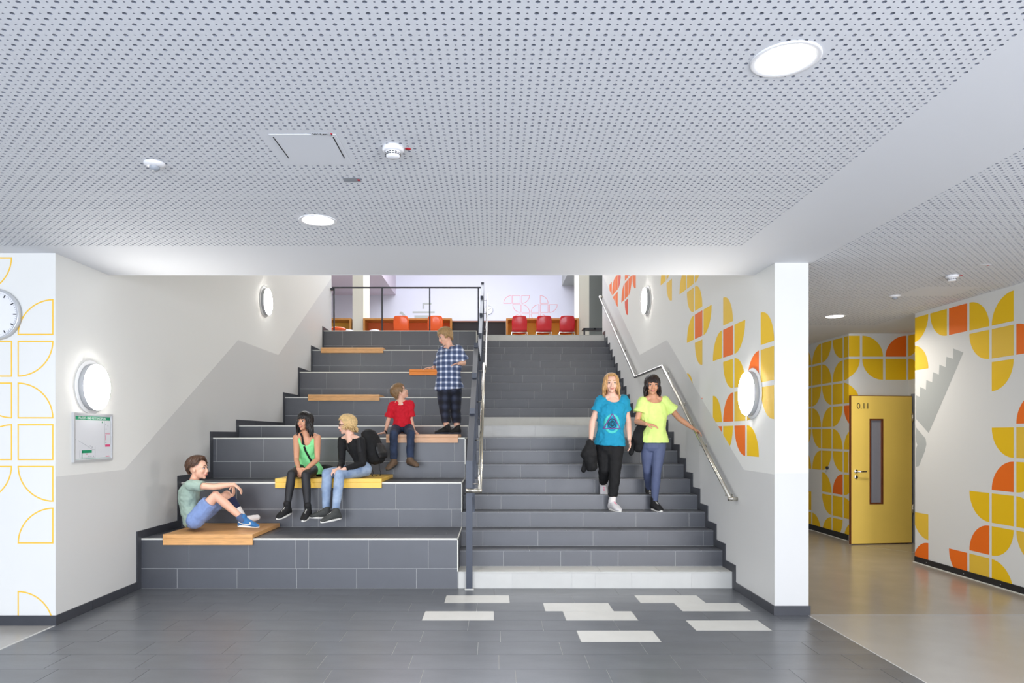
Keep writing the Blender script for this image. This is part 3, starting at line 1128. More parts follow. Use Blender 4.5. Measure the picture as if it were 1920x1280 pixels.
t = thing('handrail', 'stainless steel handrail on the right wall of the stairs, held by the girl in yellow', 'handrail', (2.34, 6.88, 0))
RP = [(6.86, 0.918), (9.62, 2.498), (11.48, 2.499), (15.36, 4.605)]
MB().tube([(2.34, y, z) for y, z in RP], 0.021, 16).build('rail', M['inox'], t)
MB().tube([(2.319, 6.86, 0.912), (XR, 6.86, 0.912)], 0.021, 16).build('end_return', M['inox'], t)
MB().tube([(2.34, 15.36, 4.605), (XR, 15.36, 4.605)], 0.021, 16).build('end_return', M['inox'], t)
for y in (7.0, 7.86, 8.75, 9.56, 11.8, 12.7, 13.6, 14.5):
    zz = lerp_path(RP, y)
    b = MB().tube([(2.34, y, zz - 0.018), (2.34, y, zz - 0.065), (XR, y, zz - 0.068)], 0.006, 8)
    b.lathe((XR, y, zz - 0.068), (-1, 0, 0), [(0.0001, 0.006), (0.022, 0.006), (0.024, 0)], 16)
    b.build('bracket', M['inox'], t)

t = thing('landing_railing', 'thin black railing across the top of the seating steps', 'railing', (-2.0, 15.15, 3.715))
MB().box(-3.53, -0.27, 15.13, 15.16, 4.745, 4.775).build('top_rail', M['anthracite'], t)
for x in (-3.49, -2.44, -1.40, -0.34):
    MB().box(x - 0.014, x + 0.014, 15.13, 15.16, 3.715, 4.745).build('post', M['anthracite'], t)
MB().box(XL - 0.0, -3.50, 15.10, 15.19, 4.70, 4.745).build('wall_bracket', M['anthracite'], t)

# ------------------------------------------------------------------ escape plan
t = thing('notice_board', 'framed green-headed escape plan on the left wall below the lamp', 'notice', (XL, 6.14, 1.52))
y0, y1, z0, z1 = 5.845, 6.44, 1.312, 1.735
fx = XL + 0.022
fr = MB()
for a, b, c, d in ((y0, y1, z0, z0 + 0.018), (y0, y1, z1 - 0.018, z1), (y0, y0 + 0.018, z0 + 0.018, z1 - 0.018), (y1 - 0.018, y1, z0 + 0.018, z1 - 0.018)):
    fr.box(XL, fx, a, b, c, d)
fr.build('frame', M['alu'], t)
MB().box(XL, fx - 0.008, y0 + 0.018, y1 - 0.018, z0 + 0.018, z1 - 0.018).build('plan_sheet', M['paper'], t)
px = fx - 0.0078


def pbox(u0, u1, v0, v1, m, name):
    MB().box(px - 0.0005, px, y0 + u0, y0 + u1, z0 + v0, z0 + v1).build(name, M[m], t)


pbox(0.03, 0.565, 0.363, 0.395, 'green', 'header_band')
text('lettering', 'FLUCHT- UND RETTUNGSPLAN', 0.029, M['white_plastic'], t, (px + 0.0003, y0 + 0.075, z0 + 0.3695), (0, 1, 0), (0, 0, 1))
dr = MB()
for m_, items in enumerate((((0.022, 0.025, 0.02, 0.36), (0.03, 0.57, 0.024, 0.027), (0.12, 0.27, 0.075, 0.10), (0.12, 0.128, 0.03, 0.10), (0.02, 0.032, 0.19, 0.20), (0.425, 0.437, 0.34, 0.355), (0.485, 0.497, 0.16, 0.17)),
                            ((0.09, 0.32, 0.035, 0.037), (0.09, 0.092, 0.035, 0.10), (0.32, 0.322, 0.02, 0.13), (0.47, 0.472, 0.14, 0.36), (0.57, 0.572, 0.14, 0.36), (0.47, 0.57, 0.25, 0.252), (0.22, 0.235, 0.04, 0.05), (0.25, 0.262, 0.04, 0.05), (0.29, 0.30, 0.04, 0.05),
                             (0.24, 0.25, 0.13, 0.14), (0.27, 0.28, 0.12, 0.13), (0.485, 0.492, 0.32, 0.335), (0.52, 0.53, 0.31, 0.325), (0.49, 0.50, 0.28, 0.29)),
                            ((0.48, 0.56, 0.24, 0.245), (0.48, 0.56, 0.125, 0.145), (0.484, 0.492, 0.185, 0.23), (0.49, 0.55, 0.035, 0.042), (0.19, 0.20, 0.06, 0.07)))):
    dr.mi = m_
    for a, b, c, d in items:
        dr.box(px, px + 0.0005, y0 + a, y0 + b, z0 + c, z0 + d)
dr.mi = 1
dr.tube([(px, y0 + 0.07, z0 + 0.185), (px, y0 + 0.28, z0 + 0.105), (px, y0 + 0.32, z0 + 0.10)], 0.0012, 4)
dr.build('plan_drawing', [M['green'], M['grey_plastic'], M['pink']], t)


# ------------------------------------------------------------------ clocks
def clock(c, r, label, hands=(10.2, 2.0)):
    t = thing('wall_clock', label, 'clock', c)
    MB().lathe(c, (0, -1, 0), [(r * 0.9, 0), (r, 0.0), (r, 0.035), (r * 0.985, 0.045), (r * 0.93, 0.045), (r * 0.915, 0.03)], 64).build('rim', M['alu'], t)
    MB().lathe(c, (0, -1, 0), [(r * 0.93, 0.028), (0.0001, 0.028)], 48).build('dial', M['white_plastic'], t)
    k = MB()
    for i in range(60):
        a = 2 * math.pi * i / 60
        big = i % 5 == 0
        L, w = (0.13, 0.022) if big else (0.045, 0.008)
        ra, rb = r * (0.86 - L), r * 0.86
        s_, c_ = math.sin(a), math.cos(a)
        for_ = [(ra * s_ - w * r * c_, ra * c_ + w * r * s_), (rb * s_ - w * r * c_, rb * c_ + w * r * s_), (rb * s_ + w * r * c_, rb * c_ - w * r * s_), (ra * s_ + w * r * c_, ra * c_ - w * r * s_)]
        k.mi = 0 if big else 1
        k.prism([(c[0] + x, c[1] - 0.029, c[2] + z) for x, z in for_], (0, -0.0006, 0))
    k.build('hour_marks', [M['ink'], M['grey_plastic']], t)
    for nm, hh, L, w in (('hour_hand', hands[0] / 12, 0.5, 0.035), ('minute_hand', hands[1] / 12, 0.78, 0.025)):
        a = 2 * math.pi * hh
        s_, c_ = math.sin(a), math.cos(a)
        q = [(-w * r * c_ - 0.1 * r * s_, w * r * s_ - 0.1 * r * c_), (L * r * s_ - w * r * c_, L * r * c_ + w * r * s_), (L * r * s_ + w * r * c_, L * r * c_ - w * r * s_), (w * r * c_ - 0.1 * r * s_, -w * r * s_ - 0.1 * r * c_)]
        MB().prism([(c[0] + x, c[1] - 0.031, c[2] + z) for x, z in q], (0, -0.001, 0)).build(nm, M['ink'], t)


clock(tuple(P(-6, 590, YLP)), 0.208, 'large white wall clock cut by the left picture edge, on the line-patterned pier', (10.4, 10.2))
clock(tuple(P(916, 581, 26.0)), 0.165, 'small distant white wall clock on the pale back wall of the upper hall')

# ------------------------------------------------------------------ corridor door
t = thing('door_1', 'open yellow corridor door numbered 0.11 with a narrow glass slot', 'door', (0, 0, 0), kind='structure')
del t['category']
W, HT = 0.938, 2.092
wx0, wx1, wz0, wz1 = 0.292, 0.478, 0.57, 1.752
co = MB()
for a, b, c, d in ((0, wx0, 0, HT), (wx1, W, 0, HT), (wx0, wx1, 0, wz0), (wx0, wx1, wz1, HT)):
    co.box(a, b, 0.002, 0.043, c, d)
co.build('door_core', M['door_wood'], t)
fc = MB()
for a, b, c, d in ((0.006, wx0, 0.006, HT - 0.008), (wx1, W - 0.006, 0.006, HT - 0.008), (wx0, wx1, 0.006, wz0), (wx0, wx1, wz1, HT - 0.008)):
    fc.box(a, b, 0, 0.002, c, d)
    fc.box(a, b, 0.043, 0.045, c, d)
fc.build('door_face', M['door_yellow'], t)
wf = MB()
for a, b, c, d in ((wx0 - 0.012, wx0 + 0.01, wz0 - 0.012, wz1 + 0.012), (wx1 - 0.01, wx1 + 0.012, wz0 - 0.012, wz1 + 0.012), (wx0, wx1, wz0 - 0.012, wz0 + 0.01), (wx0, wx1, wz1 - 0.01, wz1 + 0.012)):
    wf.box(a, b, -0.004, 0.049, c, d)
wf.build('glazing_frame', M['door_wood'], t)
MB().box(wx0, wx1, 0.02, 0.026, wz0, wz1).build('pane', M['glass_grey'], t)
dh = MB().tube([(0.075, 0, 1.022), (0.075, -0.05, 1.022), (0.20, -0.052, 1.022)], 0.009, 10)
dh = dh.build('door_handle', M['chrome'], t)
MB().lathe((0.075, 0, 1.022), (0, -1, 0), [(0.0001, 0.009), (0.026, 0.009), (0.028, 0)], 20).build('rose', M['chrome'], dh)
MB().lathe((0.075, 0, 0.942), (0, -1, 0), [(0.0001, 0.009), (0.026, 0.009), (0.028, 0)], 20).build('lock_rose', M['chrome'], t)
MB().box(0.071, 0.079, -0.0105, -0.0085, 0.927, 0.957).build('keyhole', M['dark'], t)
text('door_number', '0.11', 0.115, M['ink'], t, (0.085, -0.0002, 1.905), (1, 0, 0), (0, 0, 1))
for z in (0.42, 1.72):
    hg = MB()
    hg.tube([(W + 0.008, -0.006, z), (W + 0.008, -0.006, z + 0.13)], 0.009, 10)
    hg.box(W - 0.012, W + 0.03, -0.003, 0.0, z + 0.01, z + 0.12)
    hg.build('hinge', M['inox'], t)
t.location = (5.02, 9.745, 0.008)
t.rotation_euler = (0, 0, math.atan2(0.118, 0.93))
o = MB().box(5.972, 6.029, 9.82, 9.93, 0, 2.13)
o.build('door_jamb', M['doorframe'], ws)
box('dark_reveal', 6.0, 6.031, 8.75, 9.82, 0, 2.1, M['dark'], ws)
t = thing('key_switch', 'small black key switch on the yellow-patterned corridor wall left of the door', 'switch', (XC2, 10.73, 1.03))
MB().lathe((XC2, 10.73, 1.035), (-1, 0, 0), [(0.0001, 0.03), (0.02, 0.03), (0.024, 0.026), (0.024, 0)], 16).build('barrel', M['ink'], t)
MB().tube([(XC2 - 0.028, 10.73, 1.03), (XC2 - 0.032, 10.72, 0.97)], 0.003, 6).build('key', M['chrome'], t)
# thin joints in the linoleum
MB().box(2.70, 9, 5.950, 5.958, -0.01, 0.0008).build('trim_5', M['grey_plastic'])['kind'] = 'structure'
MB().prism([(5.15, 9.60, -0.01), (5.156, 9.60, -0.01), (6.0, 8.46, -0.01), (5.994, 8.46, -0.01)], (0, 0, 0.0108)).build('trim_6', M['grey_plastic'])['kind'] = 'structure'

# ------------------------------------------------------------------ upper hall
box('column', -3.67, -3.39, 18.0, 18.9, 3.715, 9.0, M['cream'], kind='structure')
box('column', 2.205, 2.475, 18.0, 19.0, 3.715, 9.0, M['cream'], kind='structure')
box('wall_partition', 2.48, 5.5, 19.4, 19.5, 3.715, 7.13, M['partition'], kind='structure')
ft = MB()
ft.box(2.45, 2.72, 17.0, 17.03, 4.125, 4.165)
ft.box(2.69, 2.73, 17.0, 17.03, 3.715, 4.165)
ft.box(2.20, 2.24, 17.0, 17.03, 3.715, 4.165)
ft.box(2.20, 2.50, 17.0, 17.03, 4.125, 4.165)
ft.box(2.20, 2.73, 17.03, 17.4, 4.14, 4.165)
tag(ft.build('low_table', M['anthracite']), 'black low table frame at the top right of the stairs', 'table')


def open_shelf(x0, x1, m, label, y0=17.95, dep=0.5):
    t = thing('open_shelf', label, 'shelf', ((x0 + x1) / 2, y0, 3.715), 'low wooden shelf boxes in the upper hall')
    z0, z1 = 3.715, 4.565
    w = 0.045
    MB().box(x0, x1, y0, y0 + dep, z1 - w, z1).build('top_board', M['shelfwood'], t)
    MB().box(x0, x0 + w, y0, y0 + dep, z0, z1 - w).build('side_board', M['shelfwood'], t)
    MB().box(x1 - w, x1, y0, y0 + dep, z0, z1 - w).build('side_board', M['shelfwood'], t)
    MB().box(x0 + w, x1 - w, y0, y0 + dep, z0, z0 + w).build('base_board', M['shelfwood'], t)
    MB().box(x0 + w, x1 - w, y0 + dep - 0.02, y0 + dep, z0 + w, z1 - w).build('back_panel', M[m], t)


open_shelf(-5.2, -3.70, 'shelf_yellow', 'wooden shelf box with a yellow back, left of the cream column')
open_shelf(-3.385, -1.09, 'shelf_orange', 'long wooden shelf box with an orange back behind the orange chairs')
open_shelf(0.318, 2.20, 'shelf_yellow', 'wooden shelf box with a yellow back behind the three red chairs')
t = thing('low_wall', 'dark low wall with brown capping between the two shelf boxes', 'low wall', (-0.4, 18.3, 3.715))
MB().box(-1.085, 0.312, 18.2, 18.4, 3.715, 4.50).build('panel', M['shelf_black'], t)
MB().box(-1.085, 0.312, 18.17, 18.43, 4.50, 4.535).build('capping', M['brown_edge'], t)


def make_chair(name, m, label, group):
    t = thing(name, label, 'chair', (0, 0, 0), group)
    prof = [(0.43, 0.425, .17), (0.41, 0.445, .195), (0.30, 0.448, .205), (0.18, 0.440, .205), (0.08, 0.442, .20), (0.02, 0.475, .19), (-0.01, 0.55, .195), (-0.03, 0.66, .20), (-0.05, 0.76, .185), (-0.056, 0.80, .165), (-0.056, 0.812, .14)]
    vs_, fs = [], []
    n = 9
    for y, z, w in prof:
        for j in range(n):
            u = -1 + 2 * j / (n - 1)
            cv = (1 - u * u) * 0.03
            back = 1 if z > 0.5 else 0
            vs_.append((u * w, y - back * cv + back * 0.02, z - (1 - back) * cv * 0.6))
    for i in range(len(prof) - 1):
        for j in range(n - 1):
            a = i * n + j
            fs.append((a, a + 1, a + 1 + n, a + n))
    sh = MB().add(vs_, fs, True).build('shell', m, t)
    sd = sh.modifiers.new('s', 'SOLIDIFY')
    sd.thickness = 0.008
    sb = sh.modifiers.new('b', 'SUBSURF')
    sb.levels = sb.render_levels = 1
    for sx in (-1, 1):
        MB().tube([(sx * 0.16, 0.06, 0.415), (sx * 0.19, 0.03, 0.405), (sx * 0.235, -0.04, 0.0)], 0.009, 8).build('leg', M['chrome'], t)
        MB().tube([(sx * 0.16, 0.36, 0.415), (sx * 0.19, 0.39, 0.405), (sx * 0.235, 0.45, 0.0)], 0.009, 8).build('leg', M['chrome'], t)
        MB().tube([(sx * 0.17, 0.05, 0.415), (sx * 0.17, 0.37, 0.415)], 0.008, 8).build('side_bar', M['chrome'], t)
    MB().tube([(-0.19, 0.03, 0.407), (0.19, 0.03, 0.407)], 0.009, 8).build('cross_bar', M['chrome'], t)
    return t


def dup(t, loc, label, rz=0.0):
    r = t.copy()
    COL.objects.link(r)
    r.location = loc
    r.rotation_euler = (0, 0, rz)
    r['label'] = label
    for c in t.children:
        k = c.copy()
        COL.objects.link(k)
        k.parent = r
    return r


def cx_(px, d=17.4):
    return (px - CX) * d / F


g1, g2 = 'orange plastic chairs in the upper hall', 'red plastic chairs in the upper hall'
co_ = make_chair('plastic_chair', M['chair_orange'], 'orange plastic chair, left one, in front of the orange-backed shelf', g1)
co_.location = (cx_(752), 17.4, 3.715)
dup(co_, (cx_(816), 17.4, 3.715), 'orange plastic chair just behind the head of the boy in the plaid shirt', 0.03)
cr_ = make_chair('plastic_chair', M['chair_red'], 'leftmost of the three red plastic chairs at the top of the stairs', g2)
cr_.location = (cx_(974), 17.4, 3.715)
dup(cr_, (cx_(1020), 17.4, 3.715), 'middle one of the three red plastic chairs at the top of the stairs')
dup(cr_, (cx_(1063.5), 17.4, 3.715), 'rightmost of the three red plastic chairs, next to the cream column', 0.02)


def stool(px, m, label, w=0.19, top=0.50, d=17.6):
    loc = ((px - CX) * d / F, d, 3.715)
    t = thing('low_stool', label, 'stool', loc)
    MB().lathe((loc[0], loc[1], loc[2] + top), (0, 0, 1), [(0.0001, 0.0), (w * .6, -0.008), (w, -0.04), (w * 1.02, -0.07), (w * .8, -0.09), (0.0001, -0.09)], 24).build('seat', M[m], t)
    for a in range(4):
        q = math.pi / 4 + a * math.pi / 2
        MB().tube([(loc[0] + math.cos(q) * w * .6, d + math.sin(q) * w * .6, loc[2] + top - 0.08), (loc[0] + math.cos(q) * w, d + math.sin(q) * w, loc[2])], 0.01, 8).build('leg', M['chrome'], t)


stool(703, 'chair_white', 'white rounded stool inside the orange-backed shelf niche', 0.16)
stool(652, 'chair_white', 'white rounded stool in front of the yellow shelf at far left')
stool(634, 'chair_orange', 'orange rounded stool in front of the yellow shelf at far left', 0.19, 0.46, 16.9)

# ------------------------------------------------------------------ people
def cloth_mat(name, rgb, rough=0.85, bump=0.25, bscale=220, var=0.06):
    return mat(name, rgb, rough, var=var, scale=14, bump=bump, bscale=bscale)


def plaid(name, base, light, dark, f, wid=0.5, rough=0.85):
    """woven check: two crossing sets of soft bands"""
    m = bpy.data.materials.new(name)
    m.use_nodes = True
    nt = m.node_tree
    b = nt.nodes['Principled BSDF']
    b.inputs['Roughness'].default_value = rough
    tc = nt.nodes.new('ShaderNodeTexCoord')
    sep = nt.nodes.new('ShaderNodeSeparateXYZ')
    nt.links.new(tc.outputs['Object'], sep.inputs[0])
    outs = []
    for ax, fr in (('X', f), ('Z', f)):
        mu = nt.nodes.new('ShaderNodeMath')
        mu.operation = 'MULTIPLY'
        mu.inputs[1].default_value = fr * 2 * math.pi
        nt.links.new(sep.outputs[ax], mu.inputs[0])
        si = nt.nodes.new('ShaderNodeMath')
        si.operation = 'SINE'
        nt.links.new(mu.outputs[0], si.inputs[0])
        mr = nt.nodes.new('ShaderNodeMapRange')
        mr.inputs[1].default_value = -wid if wid < .75 or wid >= 1 else -.25
        mr.inputs[2].default_value = wid if wid < .75 or wid >= 1 else 1.0
        nt.links.new(si.outputs[0], mr.inputs[0])
        outs.append(mr.outputs[0])
    ad = nt.nodes.new('ShaderNodeMath')
    ad.operation = 'ADD'
    nt.links.new(outs[0], ad.inputs[0])
    nt.links.new(outs[1], ad.inputs[1])
    hf = nt.nodes.new('ShaderNodeMath')
    hf.operation = 'MULTIPLY'
    hf.inputs[1].default_value = 0.5
    nt.links.new(ad.outputs[0], hf.inputs[0])
    cr = nt.nodes.new('ShaderNodeValToRGB')
    e = cr.color_ramp.elements
    e[0].position, e[0].color = 0.1, (*lin(dark), 1)
    e[1].position, e[1].color = 0.95, (*lin(light), 1)
    k = e.new(0.5)
    k.color = (*lin(base), 1)
    nt.links.new(hf.outputs[0], cr.inputs[0])
    nt.links.new(cr.outputs[0], b.inputs['Base Color'])
    return m


SKIN = mat('skin_light', (226, 176, 150), 0.5, var=0.04, scale=10, sss=0.15)
SKIN2 = mat('skin_tan', (206, 150, 118), 0.5, var=0.04, scale=10, sss=0.15)
SKIN3 = mat('skin_fair', (232, 186, 164), 0.5, var=0.04, scale=10, sss=0.15)
EYEW = mat('eye_white', (214, 206, 200), 0.3)
EYED = mat('eye_dark', (38, 28, 24), 0.15)
LIP = mat('lips', (200, 126, 112), 0.5)
CL = {
    'sage': cloth_mat('sage_jersey', (150, 170, 158)), 'blueshort': cloth_mat('blue_chambray', (122, 144, 190), var=0.12),
    'mint': cloth_mat('mint_jersey', (134, 226, 150)), 'leggings': cloth_mat('black_stretch', (26, 27, 32), 0.6),
    'blackknit': cloth_mat('black_knit', (13, 13, 16)), 'lightjeans': mat('light_denim', (164, 182, 206), 0.85, rgb2=(116, 138, 170), scale=9, bump=0.3, bscale=300),
    'red': cloth_mat('red_jersey', (196, 8, 34)), 'darkjeans': mat('dark_denim', (52, 66, 94), 0.85, rgb2=(28, 38, 58), scale=9, bump=0.3, bscale=300),
    'plaidshirt': plaid('blue_white_check', (128, 140, 168), (232, 236, 246), (62, 76, 108), 14, 0.8),
    'plaidpants': plaid('dark_check', (30, 34, 48), (56, 62, 82), (16, 18, 28), 9, 1.0),
    'teal': cloth_mat('teal_jersey', (18, 140, 176)), 'blackcotton': cloth_mat('black_cotton', (15, 15, 17)),
    'lime': cloth_mat('lime_jersey', (214, 238, 136)), 'greyblue': cloth_mat('grey_blue_stretch', (82, 92, 124), 0.7),
    'white': cloth_mat('white_knit', (226, 220, 216)), 'navy': cloth_mat('navy_fabric', (22, 30, 66)),
}
HAIRM = {
    'brown': mat('brown_hair', (72, 48, 32), 0.5, var=0.35, scale=40), 'black': mat('black_hair', (17, 12, 12), 0.35, var=0.2, scale=40),
    'blonde': mat('blonde_hair', (208, 176, 122), 0.5, var=0.22, scale=40), 'ash': mat('light_brown_hair', (126, 96, 62), 0.45, var=0.25, scale=40),
    'sandy': mat('sandy_hair', (158, 126, 82), 0.5, var=0.25, scale=40), 'strawberry': mat('strawberry_blonde_hair', (192, 148, 94), 0.45, var=0.2, scale=40),
    'darkbrown': mat('dark_brown_hair', (34, 22, 20), 0.4, var=0.25, scale=40),
}
SH = {
    'blue': cloth_mat('blue_shoe_mesh', (44, 104, 158), 0.7), 'black': cloth_mat('black_canvas', (16, 16, 18), 0.75), 'grey': cloth_mat('dark_grey_canvas', (62, 64, 62), 0.8),
    'brownshoe': cloth_mat('brown_suede', (110, 88, 68), 0.85), 'pinkshoe': cloth_mat('white_grey_mesh', (206, 204, 206), 0.7), 'sole': mat('white_rubber', (224, 222, 216), 0.55),
    'darksole': mat('dark_rubber', (54, 54, 52), 0.7), 'pinklace': cloth_mat('pink_lace', (232, 30, 110), 0.7), 'dimsole': mat('navy_rubber', (44, 54, 74), 0.6),
}
ntex = {}


def clouds(scale):
    if scale not in ntex:
        t_ = bpy.data.textures.new('folds', 'CLOUDS')
        t_.noise_scale = scale
        t_.noise_depth = 2
        ntex[scale] = t_
    return ntex[scale]


def remeshed(mb, name, m, parent, voxel=0.006, smooth=4, disp=0.0, dscale=0.08):
    """fuse the collected lumps into one continuous surface"""
    me = mb.mesh(name + '_raw', m)
    o = bpy.data.objects.new(name + '_raw', me)
    COL.objects.link(o)
    r = o.modifiers.new('r', 'REMESH')
    r.mode = 'VOXEL'
    r.voxel_size = voxel
    r.use_smooth_shade = True
    if disp:
        d = o.modifiers.new('d', 'DISPLACE')
        d.texture = clouds(dscale)
        d.texture_coords = 'LOCAL'
        d.strength = disp
        d.mid_level = 0.5
    if smooth:
        s = o.modifiers.new('s', 'SMOOTH')
        s.iterations = smooth
        s.factor = 0.5
    dg = bpy.context.evaluated_depsgraph_get()
    nm = bpy.data.meshes.new_from_object(o.evaluated_get(dg))
    bpy.data.objects.remove(o)
    nm.name = name
    nm.materials.clear()
    nm.materials.append(m)
    q = bpy.data.objects.new(name, nm)
    return link(q, parent)


def fwd_frame(f, up=(0, 0, 1)):
    f = Vector(f).normalized()
    u = Vector(up)
    u = (u - f * u.dot(f)).normalized()
    s = f.cross(u)          # to the figure's own right
    return f, u, s


def hand(mb, wrist, d, palm, thumb, s=1.0, curl=0.35, spread=0.12):
    """five-fingered hand; d along the hand, palm = palm normal, thumb = side of the thumb"""
    d = Vector(d).normalized()
    palm = Vector(palm)
    palm = (palm - d * palm.dot(d)).normalized()
    t = Vector(thumb)
    t = (t - d * t.dot(d) - palm * t.dot(palm)).normalized()
    w = Vector(wrist)
    rings = []
    for a, hw, ht in ((-0.012, .023, .017), (0.01, .026, .016), (.04, .035, .015), (.07, .040, .014), (.085, .038, .012)):
        rings.append((w + d * a * s, t * hw * s, palm * ht * s))
    mb.loft(rings)
    for i, (off, L) in enumerate(((.030, .070), (.010, .078), (-.011, .073), (-.030, .058))):
        p = w + d * .080 * s + t * off * s
        ang = 0.1 + curl * 0.4
        dd = (d + t * (off / .030) * spread).normalized()
        for k, (seg, r0, r1) in enumerate(((.45, .0088, .0082), (.32, .0082, .0076), (.25, .0076, .0068))):
            v = dd * math.cos(ang) + palm * math.sin(ang)
            q = p + v * L * seg * s
            mb.cap(p, q, r0 * s, r1 * s, 8)
            p = q
            ang += curl
    p = w + d * .022 * s + t * .026 * s
    v1 = (d * .55 + t * .75 + palm * .25).normalized()
    q = p + v1 * .038 * s
    mb.cap(p, q, .0125 * s, .0100 * s, 8)
    v2 = (d * .85 + t * .35 + palm * .4).normalized()
    mb.cap(q, q + v2 * .034 * s, .0098 * s, .0078 * s, 8)


def head_lumps(mb, c, f, u, s, k=1.0):
    c = Vector(c)
    A = lambda x, y, z: c + (f * x + s * y + u * z) * k
    mb.ell(A(-.004, 0, .022), s * .073 * k, f * .094 * k, u * .088 * k, 20, 12)
    mb.ell(A(.022, 0, -.030), s * .060 * k, f * .066 * k, u * .072 * k, 20, 12)
    mb.ell(A(.036, 0, -.066), s * .044 * k, f * .046 * k, u * .040 * k, 16, 10)
    mb.ell(A(.066, 0, -.094), s * .020 * k, f * .019 * k, u * .015 * k, 12, 8)
    mb.cap(A(.088, 0, .004), A(.102, 0, -.030), .0080 * k, .0115 * k, 10)
    for q in (-1, 1):
        mb.cap(A(.098, q * .009, -.034), A(.092, q * .010, -.034), .0085 * k, .008 * k, 8)
        mb.cap(A(.084, q * .012, .024), A(.072, q * .042, .022), .0085 * k, .0085 * k, 8)
        mb.ell(A(.062, q * .036, -.028), s * .022 * k, f * .020 * k, u * .022 * k, 12, 8)
        mb.ell(A(-.006, q * .074, -.012), s * .008 * k + f * .003 * k, f * .017 * k, u * .029 * k, 12, 8)
        mb.ell(A(-.012, q * .081, -.004), s * .005 * k, f * .012 * k, u * .020 * k, 10, 6)
    mb.cap(A(.087, -.014, -.054), A(.087, .014, -.054), .0085 * k, .0085 * k, 8)
    mb.cap(A(.083, -.010, -.066), A(.083, .010, -.066), .0085 * k, .0085 * k, 8)
    return A


def face_parts(parent, A, f, u, s, k, brow, smile=0.3, closed=False):
    for q in (-1, 1):
        e = MB().ell(A(.0745, q * .031, .003), s * .0125 * k, f * .0115 * k, u * .0065 * k, 14, 10).build('eye', EYEW, parent)
        MB().ell(A(.0845, q * .031, .003), s * .0058 * k, f * .0035 * k, u * .0062 * k, 12, 8).build('iris', EYED, e)
        lid = MB().tube([A(.080, q * .017, .006), A(.0865, q * .026, .0115), A(.0845, q * .037, .0115), A(.074, q * .046, .006)], .0022 * k, 6)
        lid.build('eyelashes', EYED, e)
        MB().tube([A(.092, q * .015, .027), A(.090, q * .028, .033), A(.078, q * .044, .028)], [.003 * k, .0036 * k, .002 * k], 6).build('eyebrow', brow, parent)
    w = .024
    mb = MB()
    mb.tube([A(.083, -w, -.058 + smile * .012), A(.0935, -.012, -.0575), A(.0965, 0, -.0585), A(.0935, .012, -.0575), A(.083, w, -.058 + smile * .012)], [.002 * k, .0045 * k, .005 * k, .0045 * k, .002 * k], 8)
    mb.tube([A(.082, -w * .9, -.060 + smile * .010), A(.0915, -.012, -.0655), A(.0945, 0, -.067), A(.0915, .012, -.0655), A(.082, w * .9, -.060 + smile * .010)], [.002 * k, .005 * k, .0055 * k, .005 * k, .002 * k], 8)
    mb.build('lips', LIP, parent)


def hair(parent, c, f, u, s, k, m, style, seed=1):
    rnd = random.Random(seed)
    c = Vector(c)
    base = c + (f * -.006 + u * .020) * k
    pf = style.get('puff', 1.0)
    sk = (f * .103 * k * pf, s * .083 * k * pf, u * .098 * k * pf)

    def surf(az, el, r=1.0):
        """az 0 = front, el 90 = crown"""
        ca, sa, ce, se_ = math.cos(az), math.sin(az), math.cos(el), math.sin(el)
        return base + (sk[0] * ca * ce + sk[1] * sa * ce + sk[2] * se_) * r

    st_ = style
    cap_ = MB()
    # solid underlayer: dense lattice over the scalp down to the hairline
    na, ne = 36, 12
    vs_, fs = [], []
    for j in range(ne + 1):
        for i in range(na):
            az = 2 * math.pi * i / na
            a = abs((az + math.pi) % (2 * math.pi) - math.pi)
            low = hairline(a, st_)
            el = math.pi / 2 + (low - math.pi / 2) * j / ne
            jit = 1.0 + rnd.uniform(-.012, .012)
            vs_.append(surf(az, el, (0.985 if j == ne else 1.02) * jit))
    for j in range(ne):
        for i in range(na):
            p, q = j * na + i, j * na + (i + 1) % na
            fs.append((p, q, q + na, p + na))
    cap_.add(vs_, fs, True)
    n = st_.get('n', 150)
    down = Vector((0, 0, -1))
    for i in range(n):
        az = 2 * math.pi * (i + rnd.random() * .8) / n
        a = abs((az + math.pi) % (2 * math.pi) - math.pi)
        low = hairline(a, st_) + rnd.uniform(-.12, .10)
        start = math.pi / 2 - rnd.random() * (0.6 if st_.get('layered', True) else .1)
        L = hairlen(a, st_) * rnd.uniform(.82, 1.08) * k
        pts, rr = [], []
        r0 = st_.get('r', .0085) * k
        parting = st_.get('part', 0)
        steps = 6
        w_ = st_.get('wave', .0)
        ph = rnd.random() * 6
        jr = 1.018 + .03 * rnd.random()
        for j in range(steps + 1):
            t_ = j / steps
            el = start + (low - start) * t_
            azz = az + st_.get('swirl', 0) * t_
            p = surf(azz, el, jr + w_ * .5 * math.sin(ph + t_ * 9))
            pts.append(p)
            rr.append(r0 * (.7 + .5 * math.sin(math.pi * min(1, t_ + .2))) * (1.0 if L > .02 or t_ < .6 else 1.0 - (t_ - .6) * 1.5))
        if L > 0.02:
            p = pts[-1].copy()
            out = (p - base)
            out = (out - u * out.dot(u)).normalized()
            seg_n = max(2, int(L / .03))
            for j in range(seg_n):
                t_ = (j + 1) / seg_n
                p = p + down * (L / seg_n) + out * st_.get('flare', .004) * (1 - t_) * k + Vector((math.sin(ph + j * 1.7), math.cos(ph * 2 + j * 1.9), 0)) * w_ * .35 * k
                if st_.get('forward') and a < 2.0:
                    p = p + f * .004 * k
                pts.append(p.copy())
                rr.append(r0 * (1.05 - .75 * t_))
        else:
            pts.append(pts[-1] + (pts[-1] - pts[-2]) * .35)
            rr.append(r0 * .25)
        cap_.tube(pts, rr, 6)
    return cap_.build('hair', m, parent, fixn=False)


